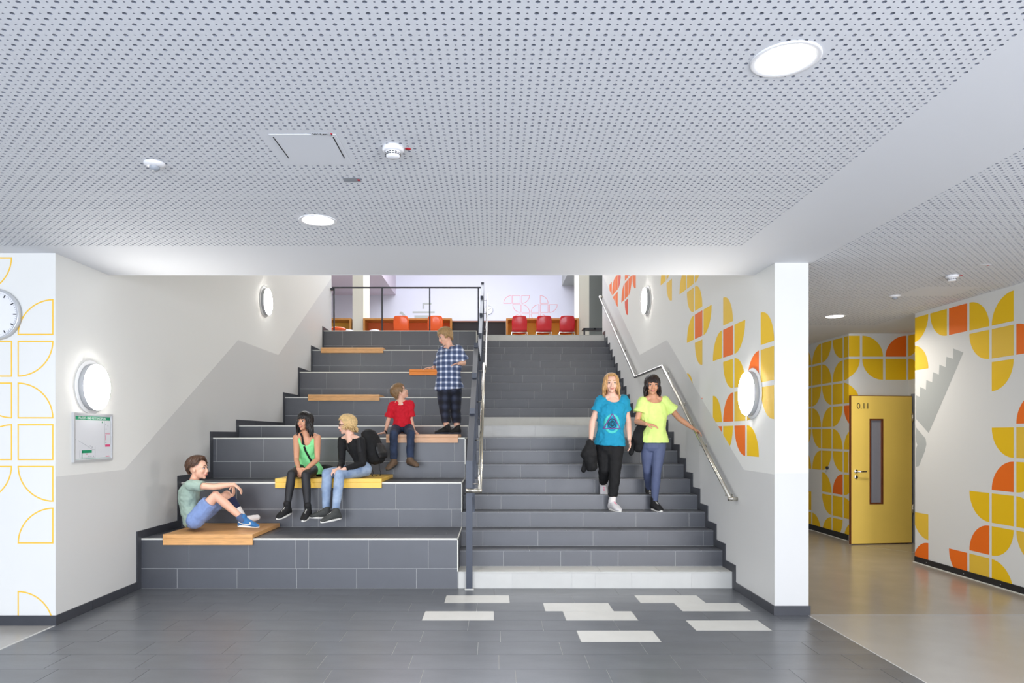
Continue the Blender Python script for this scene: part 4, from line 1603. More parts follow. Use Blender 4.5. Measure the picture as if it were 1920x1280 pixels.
def hairline(a, st_):
    """lowest elevation of scalp hair for azimuth a (0 front .. pi back)"""
    front, side, back = st_.get('front', .75), st_.get('side', -.1), st_.get('back', -.75)
    if a < 0.75:
        return front
    if a < 1.25:
        return front + (side - front) * (a - .75) / .5
    if a < 1.75:
        return side
    return side + (back - side) * min(1, (a - 1.75) / .7)


def hairlen(a, st_):
    if a < 0.8:
        return st_.get('Lf', 0.0)
    if a < 1.2:
        return st_.get('Lf2', st_.get('L', 0))
    return st_.get('L', 0.0)


def torso_rings(j, k, w, bulge, ext=None, infl=0.0, hemflare=0.0, topshrink=True, n=12, tmin=-0.14):
    """pelvis to neck loft; w = width multiplier"""
    hl, hr, sl, sr = (Vector(j[q]) for q in ('hipL', 'hipR', 'shL', 'shR'))
    p0, p3 = (hl + hr) / 2, (sl + sr) / 2
    hs, ss = (hr - hl).normalized(), (sr - sl).normalized()
    b = Vector(bulge)
    mid = (p0 + p3) / 2 + b
    prof = [(-.14, .125, .085), (-.06, .152, .105), (.05, .155, .108), (.2, .138, .098), (.38, .126, .090), (.55, .138, .098), (.72, .150, .104), (.86, .150, .098), (.96, .135, .082), (1.02, .098, .066), (1.07, .062, .056)]
    rings = []
    if ext is not None:
        hem = ext
        import bisect
        ts = [q[0] for q in prof]
        i = max(0, min(len(prof) - 2, bisect.bisect_right(ts, hem) - 1))
        (ta, aa, da), (tb, ab, db) = prof[i], prof[i + 1]
        r_ = max(0, (hem - ta) / (tb - ta))
        first = (hem, max(.150, aa + (ab - aa) * r_) + hemflare, max(.104, da + (db - da) * r_) + hemflare)
        prof = [first] + [(q[0], q[1] + hemflare * max(0, 1 - (q[0] - hem) * 3), q[2] + hemflare * max(0, 1 - (q[0] - hem) * 3)) for q in prof if q[0] > hem + .04]
    for t, a, d in prof:
        tt = min(1.0, max(0, t))
        pos = p0 * (1 - tt) ** 2 + mid * 2 * tt * (1 - tt) + p3 * tt ** 2
        tan = ((mid - p0) * (1 - tt) + (p3 - mid) * tt).normalized()
        if t > 1:
            pos = p3 + tan * (t - 1) * (p3 - p0).length
        if t < 0:
            pos = p0 + tan * t * (p3 - p0).length
        sd = (hs * (1 - tt) + ss * tt)
        sd = (sd - tan * sd.dot(tan)).normalized()
        fd = tan.cross(sd)
        rings.append((pos, sd * (a * k * w + infl), fd * (d * k * w + infl)))
    return rings


def person(name, label, j, head, o):
    """j: joints; head: (centre, forward, up); o: options"""
    k = o.get('k', .9)          # body scale relative to an adult
    kw = o.get('w', 1.0)        # limb thickness
    skin = o['skin']
    base = Vector(j['root'])
    t = thing('person', label, 'person', tuple(base))
    V = {a: Vector(b) for a, b in j.items()}
    f, u, s = fwd_frame(head[1], head[2] if len(head) > 2 else (0, 0, 1))
    hc = Vector(head[0])
    hk = o.get('hk', .95)
    bulge = o.get('bulge', (0, 0, 0))
    # --- body, one continuous surface
    mb = MB()
    mb.loft(torso_rings(V, k, o.get('tw', 1.0), bulge))
    nb = (V['shL'] + V['shR']) / 2
    mb.cap(nb + Vector((0, 0, -.01)), hc + (f * -.012 - u * .055) * hk, .056 * k, .050 * k)
    for q in 'LR':
        mb.cap(nb.lerp(hc, .34), V['sh' + q] + Vector((0, 0, .004)), .036 * k, .046 * k * kw)
    A = head_lumps(mb, hc, f, u, s, hk)
    for q in 'LR':
        sh, el, wr = V['sh' + q], V['el' + q], V['wr' + q]
        mb.cap(sh, sh, .053 * k * kw)
        mb.tube([sh, sh.lerp(el, .35), el], [.052 * k * kw, .046 * k * kw, .037 * k * kw], 12)
        mb.cap(el, el, .038 * k * kw)
        mb.tube([el, el.lerp(wr, .3), wr], [.037 * k * kw, .038 * k * kw, .0245 * k * kw], 12)
        mb.cap(wr, wr, .025 * k * kw)
        hd = o['hand' + q]
        hand(mb, wr, hd[0], hd[1], hd[2], o.get('hs', .92), hd[3])
        hp, kn, an = V['hip' + q], V['kn' + q], V['an' + q]
        mb.cap(hp, hp, .088 * k * kw)
        mb.tube([hp, hp.lerp(kn, .4), kn], [.086 * k * kw, .078 * k * kw, .054 * k * kw], 14)
        mb.cap(kn, kn, .055 * k * kw)
        mb.tube([kn, kn.lerp(an, .3), an], [.053 * k * kw, .056 * k * kw, .034 * k * kw], 14)
        fd = Vector(o['foot' + q][0]).normalized()
        fu = Vector(o['foot' + q][1]).normalized()
        mb.cap(an, an, .036 * k)
        mb.cap(an - fu * .036 * k, an - fu * .052 * k + fd * .10 * k, .026 * k, .016 * k)
    remeshed(mb, 'body', skin, t, 0.0058, 3)
    face_parts(t, A, f, u, s, hk, HAIRM[o['hair']], o.get('smile', .3))
    hair(t, hc, f, u, s, hk, HAIRM[o['hair']], o['style'], o.get('seed', 1))
    # --- top
    sm = MB()
    infl = o.get('infl', .014)
    rings = torso_rings(V, k, o.get('tw', 1.0), bulge, ext=o.get('hem', -.14), infl=infl, hemflare=o.get('flare', .01))
    rings = rings[:len(rings) - o.get('cut', 1)]
    if o.get('cut', 1) >= 1:
        c_, a_, b_ = rings[-1]
        rings[-1] = (c_, a_ * .96, b_ * .96)
    sm.loft(rings)
    sl = o.get('sleeve', .5)
    if sl > 0:
        for q in 'LR':
            sh, el, wr = V['sh' + q], V['el' + q], V['wr' + q]
            r0 = .054 * k * kw + infl * .8
            sm.cap(sh, sh, r0)
            sm.cap(nb.lerp(hc, .14), sh, .030 * k + infl * .6, .048 * k * kw + infl * .7)
            if sl <= 1:
                e = sh.lerp(el, sl)
                sm.tube([sh, sh.lerp(el, sl * .6), e], [r0, r0 * .98, r0 * o.get('cuff', 1.0)], 14)
            else:
                r1 = .039 * k * kw + infl * .8
                sm.tube([sh, el], [r0, r1], 14)
                sm.cap(el, el, r1)
                e = el.lerp(wr, sl - 1)
                sm.tube([el, e], [r1, .030 * k * kw + infl * .6], 14)
    top = remeshed(sm, o.get('topname', 'shirt'), CL[o['top']], t, 0.0075, 3, o.get('fold', .030), .055)
    if o.get('scoop'):
        # open neckline: remove the cloth round the neck and over the chest
        me = top.data
        bm = bmesh.new()
        bm.from_mesh(me)
        fwd_ = (V['shR'] - V['shL']).cross(Vector((0, 0, 1))).normalized()
        if fwd_.dot(f) < 0:
            fwd_ = -fwd_
        for (df, dz, rx) in o['scoop']:
            cc = nb + fwd_ * df + Vector((0, 0, dz))
            ctr = Vector(cc)
            dele = [v for v in bm.verts if (v.co - ctr).length < rx - .005]
            bmesh.ops.delete(bm, geom=dele, context='VERTS')
            for v in bm.verts:
                dv = v.co - ctr
                if dv.length < rx + .0035:
                    v.co = ctr + dv.normalized() * rx
        bm.to_mesh(me)
        bm.free()
    # --- trousers
    tm = MB()
    ti = o.get('tinfl', .010)
    rr = torso_rings(V, k, o.get('tw', 1.0), bulge, infl=min(ti, .008))
    tm.loft(rr[:5])
    leg = o.get('leg', 1.88)
    for q in 'LR':
        hp, kn, an = V['hip' + q], V['kn' + q], V['an' + q]
        r0 = .088 * k * kw + ti
        r1 = .055 * k * kw + ti * o.get('kneeinfl', 1.0)
        r2 = .036 * k * kw + ti * o.get('ankinfl', 1.0)
        tm.cap(hp, hp, r0)
        if leg <= 1:
            e = hp.lerp(kn, leg)
            tm.tube([hp, hp.lerp(kn, leg * .5), e], [r0, r0 * .98, r0 * .92], 16)
        else:
            tm.tube([hp, hp.lerp(kn, .45), kn], [r0, .078 * k * kw + ti, r1], 14)
            tm.cap(kn, kn, r1)
            e = kn.lerp(an, leg - 1)
            tm.tube([kn, kn.lerp(e, .35), e], [r1, .057 * k * kw + ti * .9, r2], 14)
    remeshed(tm, o.get('bottomname', 'trousers'), CL[o['bottom']], t, 0.0075, 3, o.get('tfold', .018), .06)
    # --- shoes
    for q in 'LR':
        sp = o.get('shoe' + q, o.get('shoe'))
        if sp:
            fd, fu = o['foot' + q][:2]
            shoe(t, V['an' + q], fd, fu, k, *sp)
    return t, V, A, (f, u, s, hk)


def shoe(parent, an, fd, fu, k, m, solem, high=False, lace=None, label=None, name='shoe'):
    fd = Vector(fd).normalized()
    fu = Vector(fu)
    fu = (fu - fd * fu.dot(fd)).normalized()
    sd = fd.cross(fu)
    an = Vector(an)
    B = lambda x, z: an + (fd * x + fu * z) * k * 1.05
    mb = MB()
    st_ = [(-.062, .022, .020, -.052), (-.052, .032, .045, -.035), (-.02, .038, .060, -.018), (.025, .040, .056, -.024), (.065, .044, .044, -.036), (.11, .046, .034, -.046), (.15, .040, .022, -.057), (.178, .020, .012, -.060)]
    mb.loft([(B(x, z), sd * a * k * 1.05, fu * b * k * 1.05) for x, a, b, z in st_])
    mb.cap(B(-.012, -.02), B(-.006, .055 if high else .022), .040 * k * 1.05, .043 * k * 1.05)
    sh = remeshed(mb, name, SH[m] if m in SH else CL[m], parent, .006, 2)
    if label:
        sh['label'] = label
    so = MB()
    zs = -.078
    outl = []
    for i in range(28):
        a = 2 * math.pi * i / 28
        x = .058 + .125 * math.cos(a)
        w_ = (.036 + .010 * max(0, math.cos(a + .5))) * math.sin(a)
        outl.append((x, w_))
    so.prism([B(x, zs - .004) + sd * w_ * k * 1.05 for x, w_ in outl], fu * .022 * k)
    so = so.build('sole', SH[solem], sh, )
    so.location = (0, 0, 0) if False else so.location
    bevel(so, .004)
    lc = MB()
    for i, x in enumerate((.035, .052, .069, .086)):
        zz = -.026 + .056 - (x - .02) * .52
        lc.tube([B(x, zz - .012) + sd * .026 * k, B(x + .004, zz + .001), B(x, zz - .012) - sd * .026 * k], .0032 * k, 6)
    lc.build('lace', SH[lace] if lace else SH['sole'], sh)
    return sh


def on_surface(obj, pts, ndir, off=.002):
    """project points along ndir onto obj; pts in world space"""
    r = Vector()
    bvh = BVHTree.FromPolygons([v.co for v in obj.data.vertices], [tuple(p.vertices) for p in obj.data.polygons])
    n = Vector(ndir).normalized()
    out = []
    for p in pts:
        p = Vector(p) - r
        h = bvh.ray_cast(p - n * 0.6, n, 1.5)
        out.append((h[0] - n * off + r) if h[0] is not None else None)
    return out


def ribbon(name, obj, pts, ndir, w, m, parent, off=.003, sub=10):
    """a flat strap lying on a surface, following a polyline"""
    full = []
    for a, b in zip(pts, pts[1:]):
        for i in range(sub):
            full.append(Vector(a).lerp(Vector(b), i / sub))
    full.append(Vector(pts[-1]))
    n = Vector(ndir).normalized()
    L, R_ = [], []
    for i, p in enumerate(full):
        tn = (full[min(i + 1, len(full) - 1)] - full[max(i - 1, 0)]).normalized()
        sd = tn.cross(n).normalized()
        L.append(p + sd * w / 2)
        R_.append(p - sd * w / 2)
    a, b = on_surface(obj, L, n, off), on_surface(obj, R_, n, off)
    mb = MB()
    vs_, fs = [], []
    for x, y in zip(a, b):
        if x is None or y is None:
            continue
        vs_ += [x, y]
    for i in range(len(vs_) // 2 - 1):
        if (vs_[2 * i] - vs_[2 * i + 2]).length < .09:
            fs.append((2 * i, 2 * i + 1, 2 * i + 3, 2 * i + 2))
    if not fs:
        return None
    mb.add(vs_, fs, True)
    q = mb.build(name, m, parent, fixn=False)
    sd_ = q.modifiers.new('s', 'SOLIDIFY')
    sd_.thickness = .003
    sd_.offset = 0
    return q


def child(t, name):
    return [c for c in t.children if c.name.split('.')[0] == name][0]


# --- boy in shorts, seated on the lowest board, seen from the side
d = 7.22
j = dict(root=(P(380, 990, d)[0], d, BZ[0] + .045),
         hipL=P(366, 974, d + .12), hipR=P(366, 975, d - .10), knL=P(425, 927, d + .24), knR=P(404, 928, d - .10), anL=P(456, 972, d + .28), anR=P(457, 974, d - .04),
         shL=P(362, 910, d + .20), shR=P(357, 909, d - .14), elL=P(402, 911, d + .16), elR=P(400, 913, d - .16), wrL=P(436, 908, d + .06), wrR=P(439, 908, d - .10))
t, V, A, hf = person('person', 'boy in sage t-shirt and blue shorts hugging his knees on the brown board', j, (P(371, 878, d), (1, -.04, .0), (.02, 0, 1)), dict(
    k=.88, w=.92, tw=1.0, skin=SKIN, hair='brown', seed=3, smile=-.2, hk=1.0, top='sage', bottom='blueshort', sleeve=.52, hem=-.06, leg=.72, tinfl=.020, infl=.016,
    bulge=(-.10, 0, .0), bottomname='shorts', topname='t_shirt', tfold=.02, hs=.85,
    handL=((.25, -.2, -.95), (-1, 0, -.3), (0, -1, 0), .28), handR=((.72, .25, -.65), (-.7, 0, -.7), (.2, 1, .2), .40),
    footL=((.96, .0, .10), (-.1, 0, 1)), footR=((1, -.05, -.04), (0, 0, 1)), shoeR=('blue', 'sole', False, 'blue'), shoeL=None,
    style=dict(front=.85, side=.12, back=-.62, n=230, r=.012, wave=.10, Lf=0, L=0, swirl=.3, puff=1.06)))
# white dressing and navy shin guard on the far leg, ankle sock on the near one
mb = MB()
an, fd_ = V['anL'], Vector((.96, 0, .10))
mb.tube([V['knL'].lerp(an, .55), an], [.052, .042], 14)
mb.cap(an, an + Vector((.0, 0, -.02)), .042, .040)
mb.cap(an + Vector((0, 0, -.015)), an + Vector((.15, 0, .012)), .041, .033)
remeshed(mb, 'white_sock', CL['white'], t, .007, 3, .006, .03)['label'] = 'thick white sock or dressing'
mb = MB().tube([V['knL'].lerp(an, .16), V['knL'].lerp(an, .58)], [.060, .056], 16)
remeshed(mb, 'shin_guard', CL['navy'], t, .007, 2)['label'] = 'navy shin guard'
mb = MB().tube([V['knR'].lerp(V['anR'], .82), V['anR'] + Vector((0, 0, -.02))], [.041, .043], 16)
remeshed(mb, 'ankle_sock', cloth_mat('blue_grey_knit', (72, 92, 128)), t, .007, 2)
sho = child(t, 'shoe')
sw = [Vector((.02, 0, -.036)), Vector((.055, 0, -.048)), Vector((.10, 0, -.040)), Vector((.075, 0, -.018))]
q = ribbon('shoe_emblem', sho, [V['anR'] + Vector((-.045, -.2, -.018)), V['anR'] + Vector((.00, -.2, -.040)), V['anR'] + Vector((.05, -.2, -.045)), V['anR'] + Vector((.085, -.2, -.042)), V['anR'] + Vector((.078, -.2, -.020))], (0, 1, 0), .010, SH['sole'], t, .002)

# --- girl in mint top
d = 8.05
j = dict(root=(P(570, 893, d)[0], d, BZ[1] + .045),
         hipL=P(588, 880, d + .10), hipR=P(568, 880, d + .10), knL=P(573, 890, 7.72), knR=P(547, 888, 7.72), anL=P(577, 956, 7.66), anR=P(538, 953, 7.64),
         shL=P(595, 820.5, d), shR=P(556, 820.5, d), elL=P(595, 861, d - .10), elR=P(556, 862, d - .10), wrL=P(573, 880, 7.80), wrR=P(560, 878, 7.80))
t, V, A, hf = person('person', 'dark-haired girl in a mint green top and black leggings on the yellow board', j, (P(572, 790, d - .04), (-.38, -.92, .0), (0.02, 0, 1)), dict(
    k=.90, w=.90, tw=.94, skin=SKIN2, hair='black', seed=5, smile=.7, hk=.95, top='mint', bottom='leggings', sleeve=0, hem=-.12, flare=.065, infl=.014, cut=1, topname='tank_top', bottomname='leggings',
    tinfl=.004, tfold=.003, leg=1.95, fold=.018, bulge=(0, .05, 0), hs=.84,
    handL=((-.75, -.35, -.55), (.3, .8, -.2), (-.3, -.2, .9), .6), handR=((.55, -.5, -.65), (.2, .9, -.2), (.4, -.1, .9), .6),
    footL=((-.10, -.95, -.22), (0, -.2, 1)), footR=((-.42, -.88, -.20), (0, -.2, 1)), shoe=('black', 'sole', True),
    style=dict(front=.22, side=-.35, back=-.7, n=240, r=.0085, wave=.02, Lf=.010, Lf2=.13, L=.165, flare=.008, layered=True),
    scoop=[(.06, .03, .085), (.07, -.03, .06)]))
body = child(t, 'body')
top_ = child(t, 'tank_top')
# straps of the top, bag strap, camisole edge
ribbon('camisole_edge', body, [P(565, 834, 7.92), P(573, 838.5, 7.92), P(582, 834, 7.92)], (0, 1, 0), .022, CL['blackcotton'], t, .008)
sb = thing('shoulder_bag', 'black shoulder bag behind the girl in mint, its strap across her chest', 'bag', tuple(P(608, 890, 8.3)))
mb = MB()
mb.loft([(P(598, 884, 8.28) + Vector((0, 0, z)), Vector((w_, .02, 0)), Vector((0, dp, 0))) for z, w_, dp in ((-.045, .10, .05), (-.02, .13, .07), (.03, .14, .07), (.06, .11, .05), (.075, .05, .03))])
for k_ in range(1):
    pass
mb2 = MB()
c_ = Vector((P(609, 884, 8.25)))
zb_ = BZ[1] + .047
mb2.loft([((c_.x, 8.25, zb_ + z), Vector((w_, 0, 0)), Vector((0, dp, 0))) for z, w_, dp in ((.004, .10, .05), (.03, .13, .07), (.08, .135, .07), (.12, .10, .05), (.14, .04, .03))])
remeshed(mb2, 'bag_body', CL['blackcotton'], sb, .008, 3, .02, .05)
ribbon('strap', top_, [P(563, 818, 7.92), P(569, 845, 7.92), P(578, 866, 7.92), P(596, 872, 7.92)], (0, 1, 0), .022, CL['blackcotton'], sb, .006)
ribbon('strap', body, [P(560, 812, 7.92), P(563, 819, 7.92), P(566, 834, 7.92)], (0, 1, 0), .022, CL['blackcotton'], sb, .010)

# --- blonde with glasses and black top
d = 8.12
j = dict(root=(P(680, 893, d)[0], d, BZ[1] + .045),
         hipL=P(684, 880, d - .06), hipR=P(676, 881, d + .14), knL=P(637, 889, 7.74), knR=P(613, 887, 7.78), anL=P(629, 961, 7.60), anR=P(611, 958, 7.70),
         shL=P(677, 827, d - .10), shR=P(641, 826, d + .10), elL=P(680, 868, d - .20), elR=P(641, 866, d + .0), wrL=P(645, 879, 7.76), wrR=P(636, 878, 7.82))
t, V, A, hf = person('person', 'person with curly blonde hair, glasses and black top seated on the yellow board', j, (P(651, 796, d), (-.96, -.26, -.10), (-.06, 0, 1)), dict(
    k=.94, w=.90, tw=.86, skin=SKIN3, hair='blonde', seed=9, smile=.1, hk=.96, top='blackknit', bottom='lightjeans', sleeve=1.92, hem=-.04, flare=.006, infl=.010, scoop=[(.03, .055, .073)], topname='jumper', bottomname='jeans',
    tinfl=.010, tfold=.010, leg=1.93, fold=.010, bulge=(.06, .03, 0), hs=.88,
    handL=((-.9, -.25, -.25), (0, .2, -1), (-.2, .9, .2), .55), handR=((-.75, -.5, -.3), (.2, .5, -.8), (-.4, -.6, .6), .5),
    footL=((-.80, -.55, -.12), (0, -.1, 1)), footR=((-.96, -.30, .06), (0, -.1, 1)), shoe=('grey', 'sole', False),
    style=dict(front=.55, side=-.25, back=-.6, n=300, r=.0075, wave=.08, Lf=0.0, Lf2=.0, L=.055, flare=.010, puff=1.05)))
g = MB()
k_ = hf[3]
for q in (-1, 1):
    ring = [A(.098 - abs(math.cos(a) * .5 + .5) * (.006 if True else 0), q * (.031 + .021 * math.cos(a)), .000 + .014 * math.sin(a)) for a in [2 * math.pi * i / 16 for i in range(17)]]
    g.tube(ring, .0022, 6)
    g.tube([A(.090, q * .052, .004), A(.05, q * .078, .006), A(-.01, q * .084, .002)], .0022, 6)
g.tube([A(.098, -.010, .004), A(.102, 0, .008), A(.098, .010, .004)], .002, 6)
g.build('glasses', mat('brown_glasses_frame', (70, 36, 32), 0.3), t)
bp = thing('backpack', 'black backpack on the back of the blonde in the black top', 'backpack', tuple(P(696, 850, d + .1)))
mb = MB()
c_ = P(699, 838, 8.22)
ax = Vector((.30, 0, -.955)).normalized()
wd = Vector((.35, .94, 0)).normalized()
ou = ax.cross(wd).normalized()
if ou.x < 0:
    ou = -ou
mb.loft([(c_ + ax * a, wd * w_, ou * h_) for a, w_, h_ in ((-.22, .05, .03), (-.19, .11, .07), (-.10, .15, .095), (.02, .165, .105), (.12, .16, .10), (.18, .13, .08), (.21, .06, .04))])
pk = remeshed(mb, 'main_compartment', CL['blackcotton'], bp, .009, 3, .018, .06)
mb = MB()
mb.loft([(c_ + ax * a + ou * .09, wd * w_, ou * h_) for a, w_, h_ in ((-.02, .06, .02), (.02, .10, .04), (.10, .11, .045), (.16, .09, .03))])
remeshed(mb, 'front_pocket', cloth_mat('black_nylon', (22, 22, 24), .5), bp, .009, 2, .012, .05)
jp = child(t, 'jumper')
ribbon('shoulder_strap', jp, [P(669, 812, 7.95), P(672, 830, 7.95), P(676, 848, 7.95)], (0, 1, 0), .045, cloth_mat('strap_webbing', (30, 30, 33)), bp, .008)
ribbon('shoulder_strap', jp, [P(644, 820, 7.95), P(645, 836, 7.95), P(648, 846, 7.95)], (0, 1, 0), .04, cloth_mat('strap_webbing', (30, 30, 33)), bp, .008)
for x0, x1 in ((696, 700), (711, 714)):
    MB().tube([P(x0, 864, 8.16), P(x0, 876, 8.14), P(x1, 886, 8.13), P((x0 + x1) / 2, 892, 8.14)], .0035, 6).build('webbing_strap', CL['blackcotton'], bp)
MB().tube([P(694, 888, 8.14), P(700, 893, 8.14), P(708, 891, 8.14)], .0035, 6).build('webbing_strap', CL['blackcotton'], bp)

# --- boy in red shirt
d = 8.98
j = dict(root=(P(755, 813, d)[0], d, BZ[2] + .045),
         hipL=P(765, 804, d), hipR=P(744, 804, d), knL=P(770, 812, 8.63), knR=P(738, 813, 8.63), anL=P(769, 861, 8.60), anR=P(738, 864, 8.60),
         shL=P(769, 757, d), shR=P(735, 760, d), elL=P(771, 787, d + .04), elR=P(728, 788, d + .02), wrL=P(776, 806, d + .02), wrR=P(722, 811, d - .05))
t, V, A, hf = person('person', 'boy in a red t-shirt and dark jeans sitting on the pinkish board looking up', j, (P(749, 735, d), (.80, .25, .42), (-.35, 0, 1)), dict(
    k=.84, w=.84, tw=.86, skin=SKIN, hair='ash', seed=12, smile=.4, hk=.96, top='red', bottom='darkjeans', sleeve=.78, cuff=1.12, hem=.0, flare=.012, infl=.02, topname='t_shirt', bottomname='jeans',
    tinfl=.012, leg=1.93, ankinfl=1.6, bulge=(0, .04, 0), hs=.8,
    handL=((.5, -.3, -.5), (0, 0, -1), (0, -1, 0), .15), handR=((-.95, -.2, -.12), (0, 0, -1), (0, 1, 0), .15),
    footL=((.72, -.66, -.16), (0, -.2, 1)), footR=((-.45, -.85, -.30), (0, -.3, 1)), shoe=('brownshoe', 'darksole', False, 'darksole'),
    style=dict(front=.45, side=-.25, back=-.75, n=260, r=.0085, wave=.01, Lf=0.0, Lf2=0.01, L=.02)))
mb = MB().tube([V['wrR'] + Vector((.016, .004, .014)), V['wrR'] + Vector((.004, 0, .004))], .027, 14).build('wristband', CL['blackcotton'], t)
sh_ = child(t, 't_shirt')
pt = on_surface(sh_, [P(752.5, 756.5, 8.85)], (0, 1, 0), .004)[0]
pt = pt or P(752.5, 756.5, 8.85)
MB().ell(pt, (.011, 0, 0), (0, .004, 0), (0, 0, .011), 14, 8).build('pendant', SH['sole'], t)

# --- boy in the plaid shirt, standing on the same board
d = 9.22
zt = BZ[2] + .045
j = dict(root=(P(843, 813, d)[0], d, zt),
         hipL=P(833, 731, d - .03), hipR=P(852, 731, d + .03), knL=P(834, 768, d - .08), knR=P(854, 769, d + .03), anL=P(838, 803, d - .12), anR=P(857, 803, d),
         shL=P(831, 659, d + .06), shR=P(858, 657, d - .08), elL=P(823, 687, d + .20), elR=P(869, 680, d - .05), wrL=P(812, 689, d + .10), wrR=P(862, 681, d - .24))
for q in ('anL', 'anR'):
    j[q].z = zt + .082
t, V, A, hf = person('person', 'boy in a blue and white plaid shirt and dark checked trousers standing', j, (P(835, 630, d - .02), (-.86, -.34, -.42), (-.25, -.1, 1)), dict(
    k=.90, w=1.08, tw=1.10, skin=SKIN, hair='sandy', seed=21, smile=.9, hk=.98, top='plaidshirt', bottom='plaidpants', sleeve=.85, cuff=1.25, hem=.02, flare=.020, infl=.030, topname='plaid_shirt', bottomname='checked_trousers',
    tinfl=.016, leg=1.72, ankinfl=1.5, tfold=.018, bulge=(-.03, -.02, 0), hs=.86,
    handL=((-.95, -.1, -.05), (0, 0, -1), (0, -1, 0), .2), handR=((-.85, -.5, -.15), (.1, 0, -1), (-.3, -.8, .3), .25),
    footL=((-.92, -.38, 0), (0, 0, 1)), footR=((-.62, -.78, 0), (0, 0, 1)), shoe=('black', 'dimsole', False),
    style=dict(front=.42, side=-.15, back=-.75, n=260, r=.009, wave=.02, Lf=0.01, Lf2=.0, L=.03, forward=True, swirl=-.1)))

# --- girl in teal t-shirt coming down the stairs
d = 8.08
z4 = RZ[3]
j = dict(root=(P(1148, 955, d)[0], d, z4),
         hipL=P(1154, 838, d), hipR=P(1132, 838, d + .04), knL=P(1153, 883, d - .06), knR=P(1133, 880, d + .02), anL=P(1148, 934, 8.03), anR=P(1131, 908, d + .26),
         shL=P(1169, 751, d), shR=P(1127, 752, d), elL=P(1178, 791, d + .03), elR=P(1111, 790, d + .03), wrL=P(1180, 823, d - .05), wrR=P(1108, 822, d - .02))
j['anL'].z = z4 + .086
t, V, A, hf = person('person', 'long-haired blonde girl in a teal t-shirt and black trousers walking down the stairs', j, (P(1146, 719, d - .02), (-.05, -1, -.02), (0, 0, 1)), dict(
    k=.98, w=1.0, tw=1.04, skin=SKIN3, hair='strawberry', seed=31, smile=.8, hk=1.0, top='teal', bottom='blackcotton', sleeve=.50, cuff=1.1, hem=.04, flare=.014, infl=.022, scoop=[(.05, .05, .085)], topname='t_shirt', bottomname='trousers',
    tinfl=.012, leg=1.80, ankinfl=1.6, bulge=(0, 0, 0), hs=.94,
    handL=((.06, -.25, -1), (-1, 0, 0), (0, -1, 0), .3), handR=((-.1, -.2, -1), (1, 0, 0), (0, -1, 0), .9),
    footL=((.35, -.93, -.02), (0, 0, 1)), footR=((0, -.72, -.68), (0, -.68, .72)), shoe=('pinkshoe', 'sole', False, 'pinklace'),
    style=dict(front=.80, side=-.10, back=-.7, n=250, r=.009, wave=.02, Lf=0.0, Lf2=.16, L=.20, flare=.004)))
sh_ = child(t, 't_shirt')
cc = P(1149, 794, 7.93)
ringp = [cc + Vector((.078 * math.cos(a), 0, .098 * math.sin(a))) for a in [2 * math.pi * i / 24 for i in range(25)]]
ribbon('printed_ring', sh_, ringp, (0, 1, 0), .030, mat('print_green', (70, 196, 190), .7), t, .001, 2)
tri = [cc + Vector((x, 0, z)) for x, z in ((0, .115), (.095, -.055), (-.095, -.055), (0, .115))]
ribbon('printed_triangle', sh_, tri, (0, 1, 0), .012, mat('print_mauve', (120, 78, 150), .7), t, .003, 12)
for r_ in (.028, .046):
    rp = [cc + Vector((r_ * math.cos(a), 0, r_ * 1.15 * math.sin(a) + .002)) for a in [2 * math.pi * i / 16 for i in range(17)]]
    ribbon('printed_circle', sh_, rp, (0, 1, 0), .009, mat('print_dark_teal', (14, 66, 86), .7), t, .003, 2)
ribbon('printed_leaf', sh_, [cc + Vector((x_, 0, z_)) for x_, z_ in ((0, .03), (.014, 0), (0, -.03), (-.014, 0), (0, .03))], (0, 1, 0), .010, mat('print_dark_teal', (14, 66, 86), .7), t, .003, 8)
for q in 'LR':
    mb = MB().tube([V['kn' + q].lerp(V['an' + q], .78), V['an' + q]], [.040, .042], 14)
    remeshed(mb, 'sock', CL['white'], t, .007, 2)


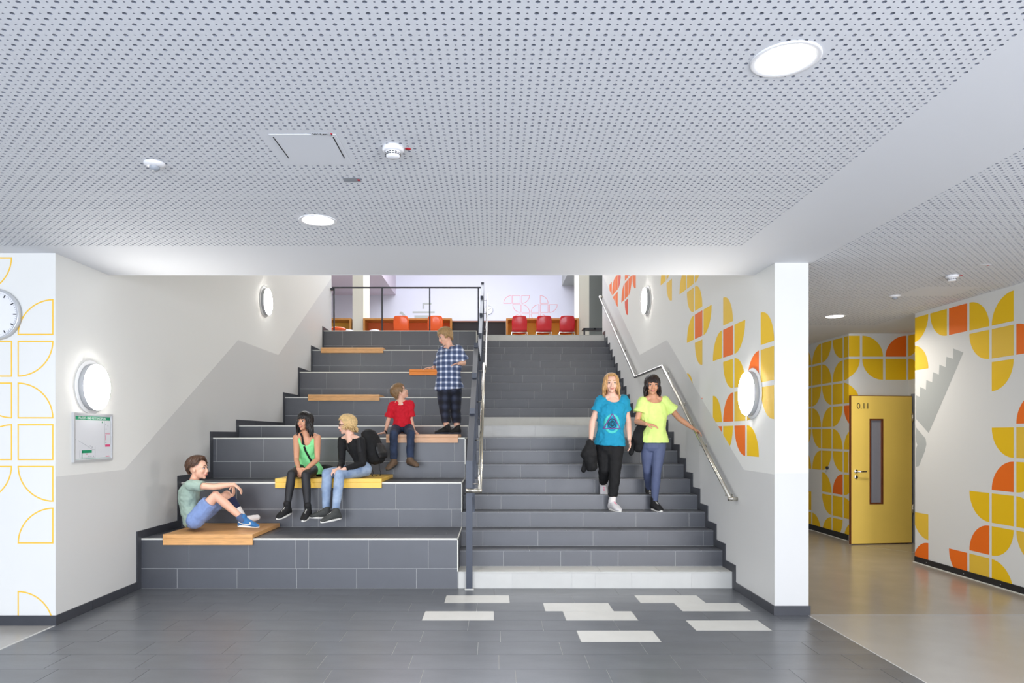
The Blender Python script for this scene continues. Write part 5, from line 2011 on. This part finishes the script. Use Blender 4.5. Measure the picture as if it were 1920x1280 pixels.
def jacket(label, pts, radii, top_pt):
    t_ = thing('jacket', label, 'jacket', tuple(pts[0]))
    mb_ = MB()
    for (a, b), (r0, r1) in zip(zip(pts, pts[1:]), radii):
        mb_.cap(a, b, r0, r1)
    remeshed(mb_, 'cloth', CL['blackcotton'], t_, .010, 3, .05, .09)
    mb_ = MB()
    a, b = pts[-1] + Vector((-.05, .03, .10)), pts[-1] + Vector((-.085, .04, -.06))
    mb_.cap(a, b, .035, .030)
    remeshed(mb_, 'sleeve', CL['blackcotton'], t_, .009, 2, .02, .05)
    return t_


jacket('black jacket hanging from the right hand of the girl in teal', [P(1107, 830, 8.0), P(1104, 850, 8.0), P(1109, 872, 8.02)], [(.045, .085), (.085, .07)], None)

# --- girl in lime top, hand on the rail
d = 8.06
j = dict(root=(P(1226, 955, d)[0], d, z4),
         hipL=P(1236, 834, d), hipR=P(1214, 834, d + .03), knL=P(1231, 884, d - .06), knR=P(1214, 882, d + .05), anL=P(1227, 934, 8.03), anR=P(1217, 917, d + .28),
         shL=P(1246, 752, d), shR=P(1205, 753, d), elL=P(1273, 784, d + .04), elR=P(1194, 790, d - .02), wrL=P(1299, 803, 7.99), wrR=P(1212, 795, d - .22))
j['anL'].z = z4 + .086
t, V, A, hf = person('person', 'dark-haired girl in a lime yellow top walking down with her hand on the rail', j, (P(1223, 722, d - .02), (-.10, -1, -.08), (.03, 0, 1)), dict(
    k=.97, w=.88, tw=.95, skin=SKIN2, hair='darkbrown', seed=41, smile=.6, hk=1.0, top='lime', bottom='greyblue', sleeve=.55, cuff=1.3, hem=.06, flare=.022, infl=.022, scoop=[(.05, .06, .095)], topname='t_shirt', bottomname='leggings',
    tinfl=.006, tfold=.003, leg=1.93, bulge=(0, 0, 0), hs=.90, fold=.02,
    handL=((.72, -.35, -.42), (-.1, -.1, -1), (-.3, -.9, .2), .38), handR=((.95, -.2, -.15), (0, .3, -1), (0, -.5, .8), .25),
    footL=((.22, -.96, -.02), (0, 0, 1)), footR=((0, -.75, -.62), (0, -.62, .75)), shoe=('black', 'sole', True),
    style=dict(front=.26, side=-.3, back=-.7, n=250, r=.009, wave=.03, Lf=.008, Lf2=.08, L=.12, flare=.006)))
jacket('black jacket draped over the forearm of the girl in the lime top', [P(1205, 797, 8.0), P(1197, 812, 8.04), P(1198, 840, 8.06)], [(.05, .065), (.065, .055)], None)
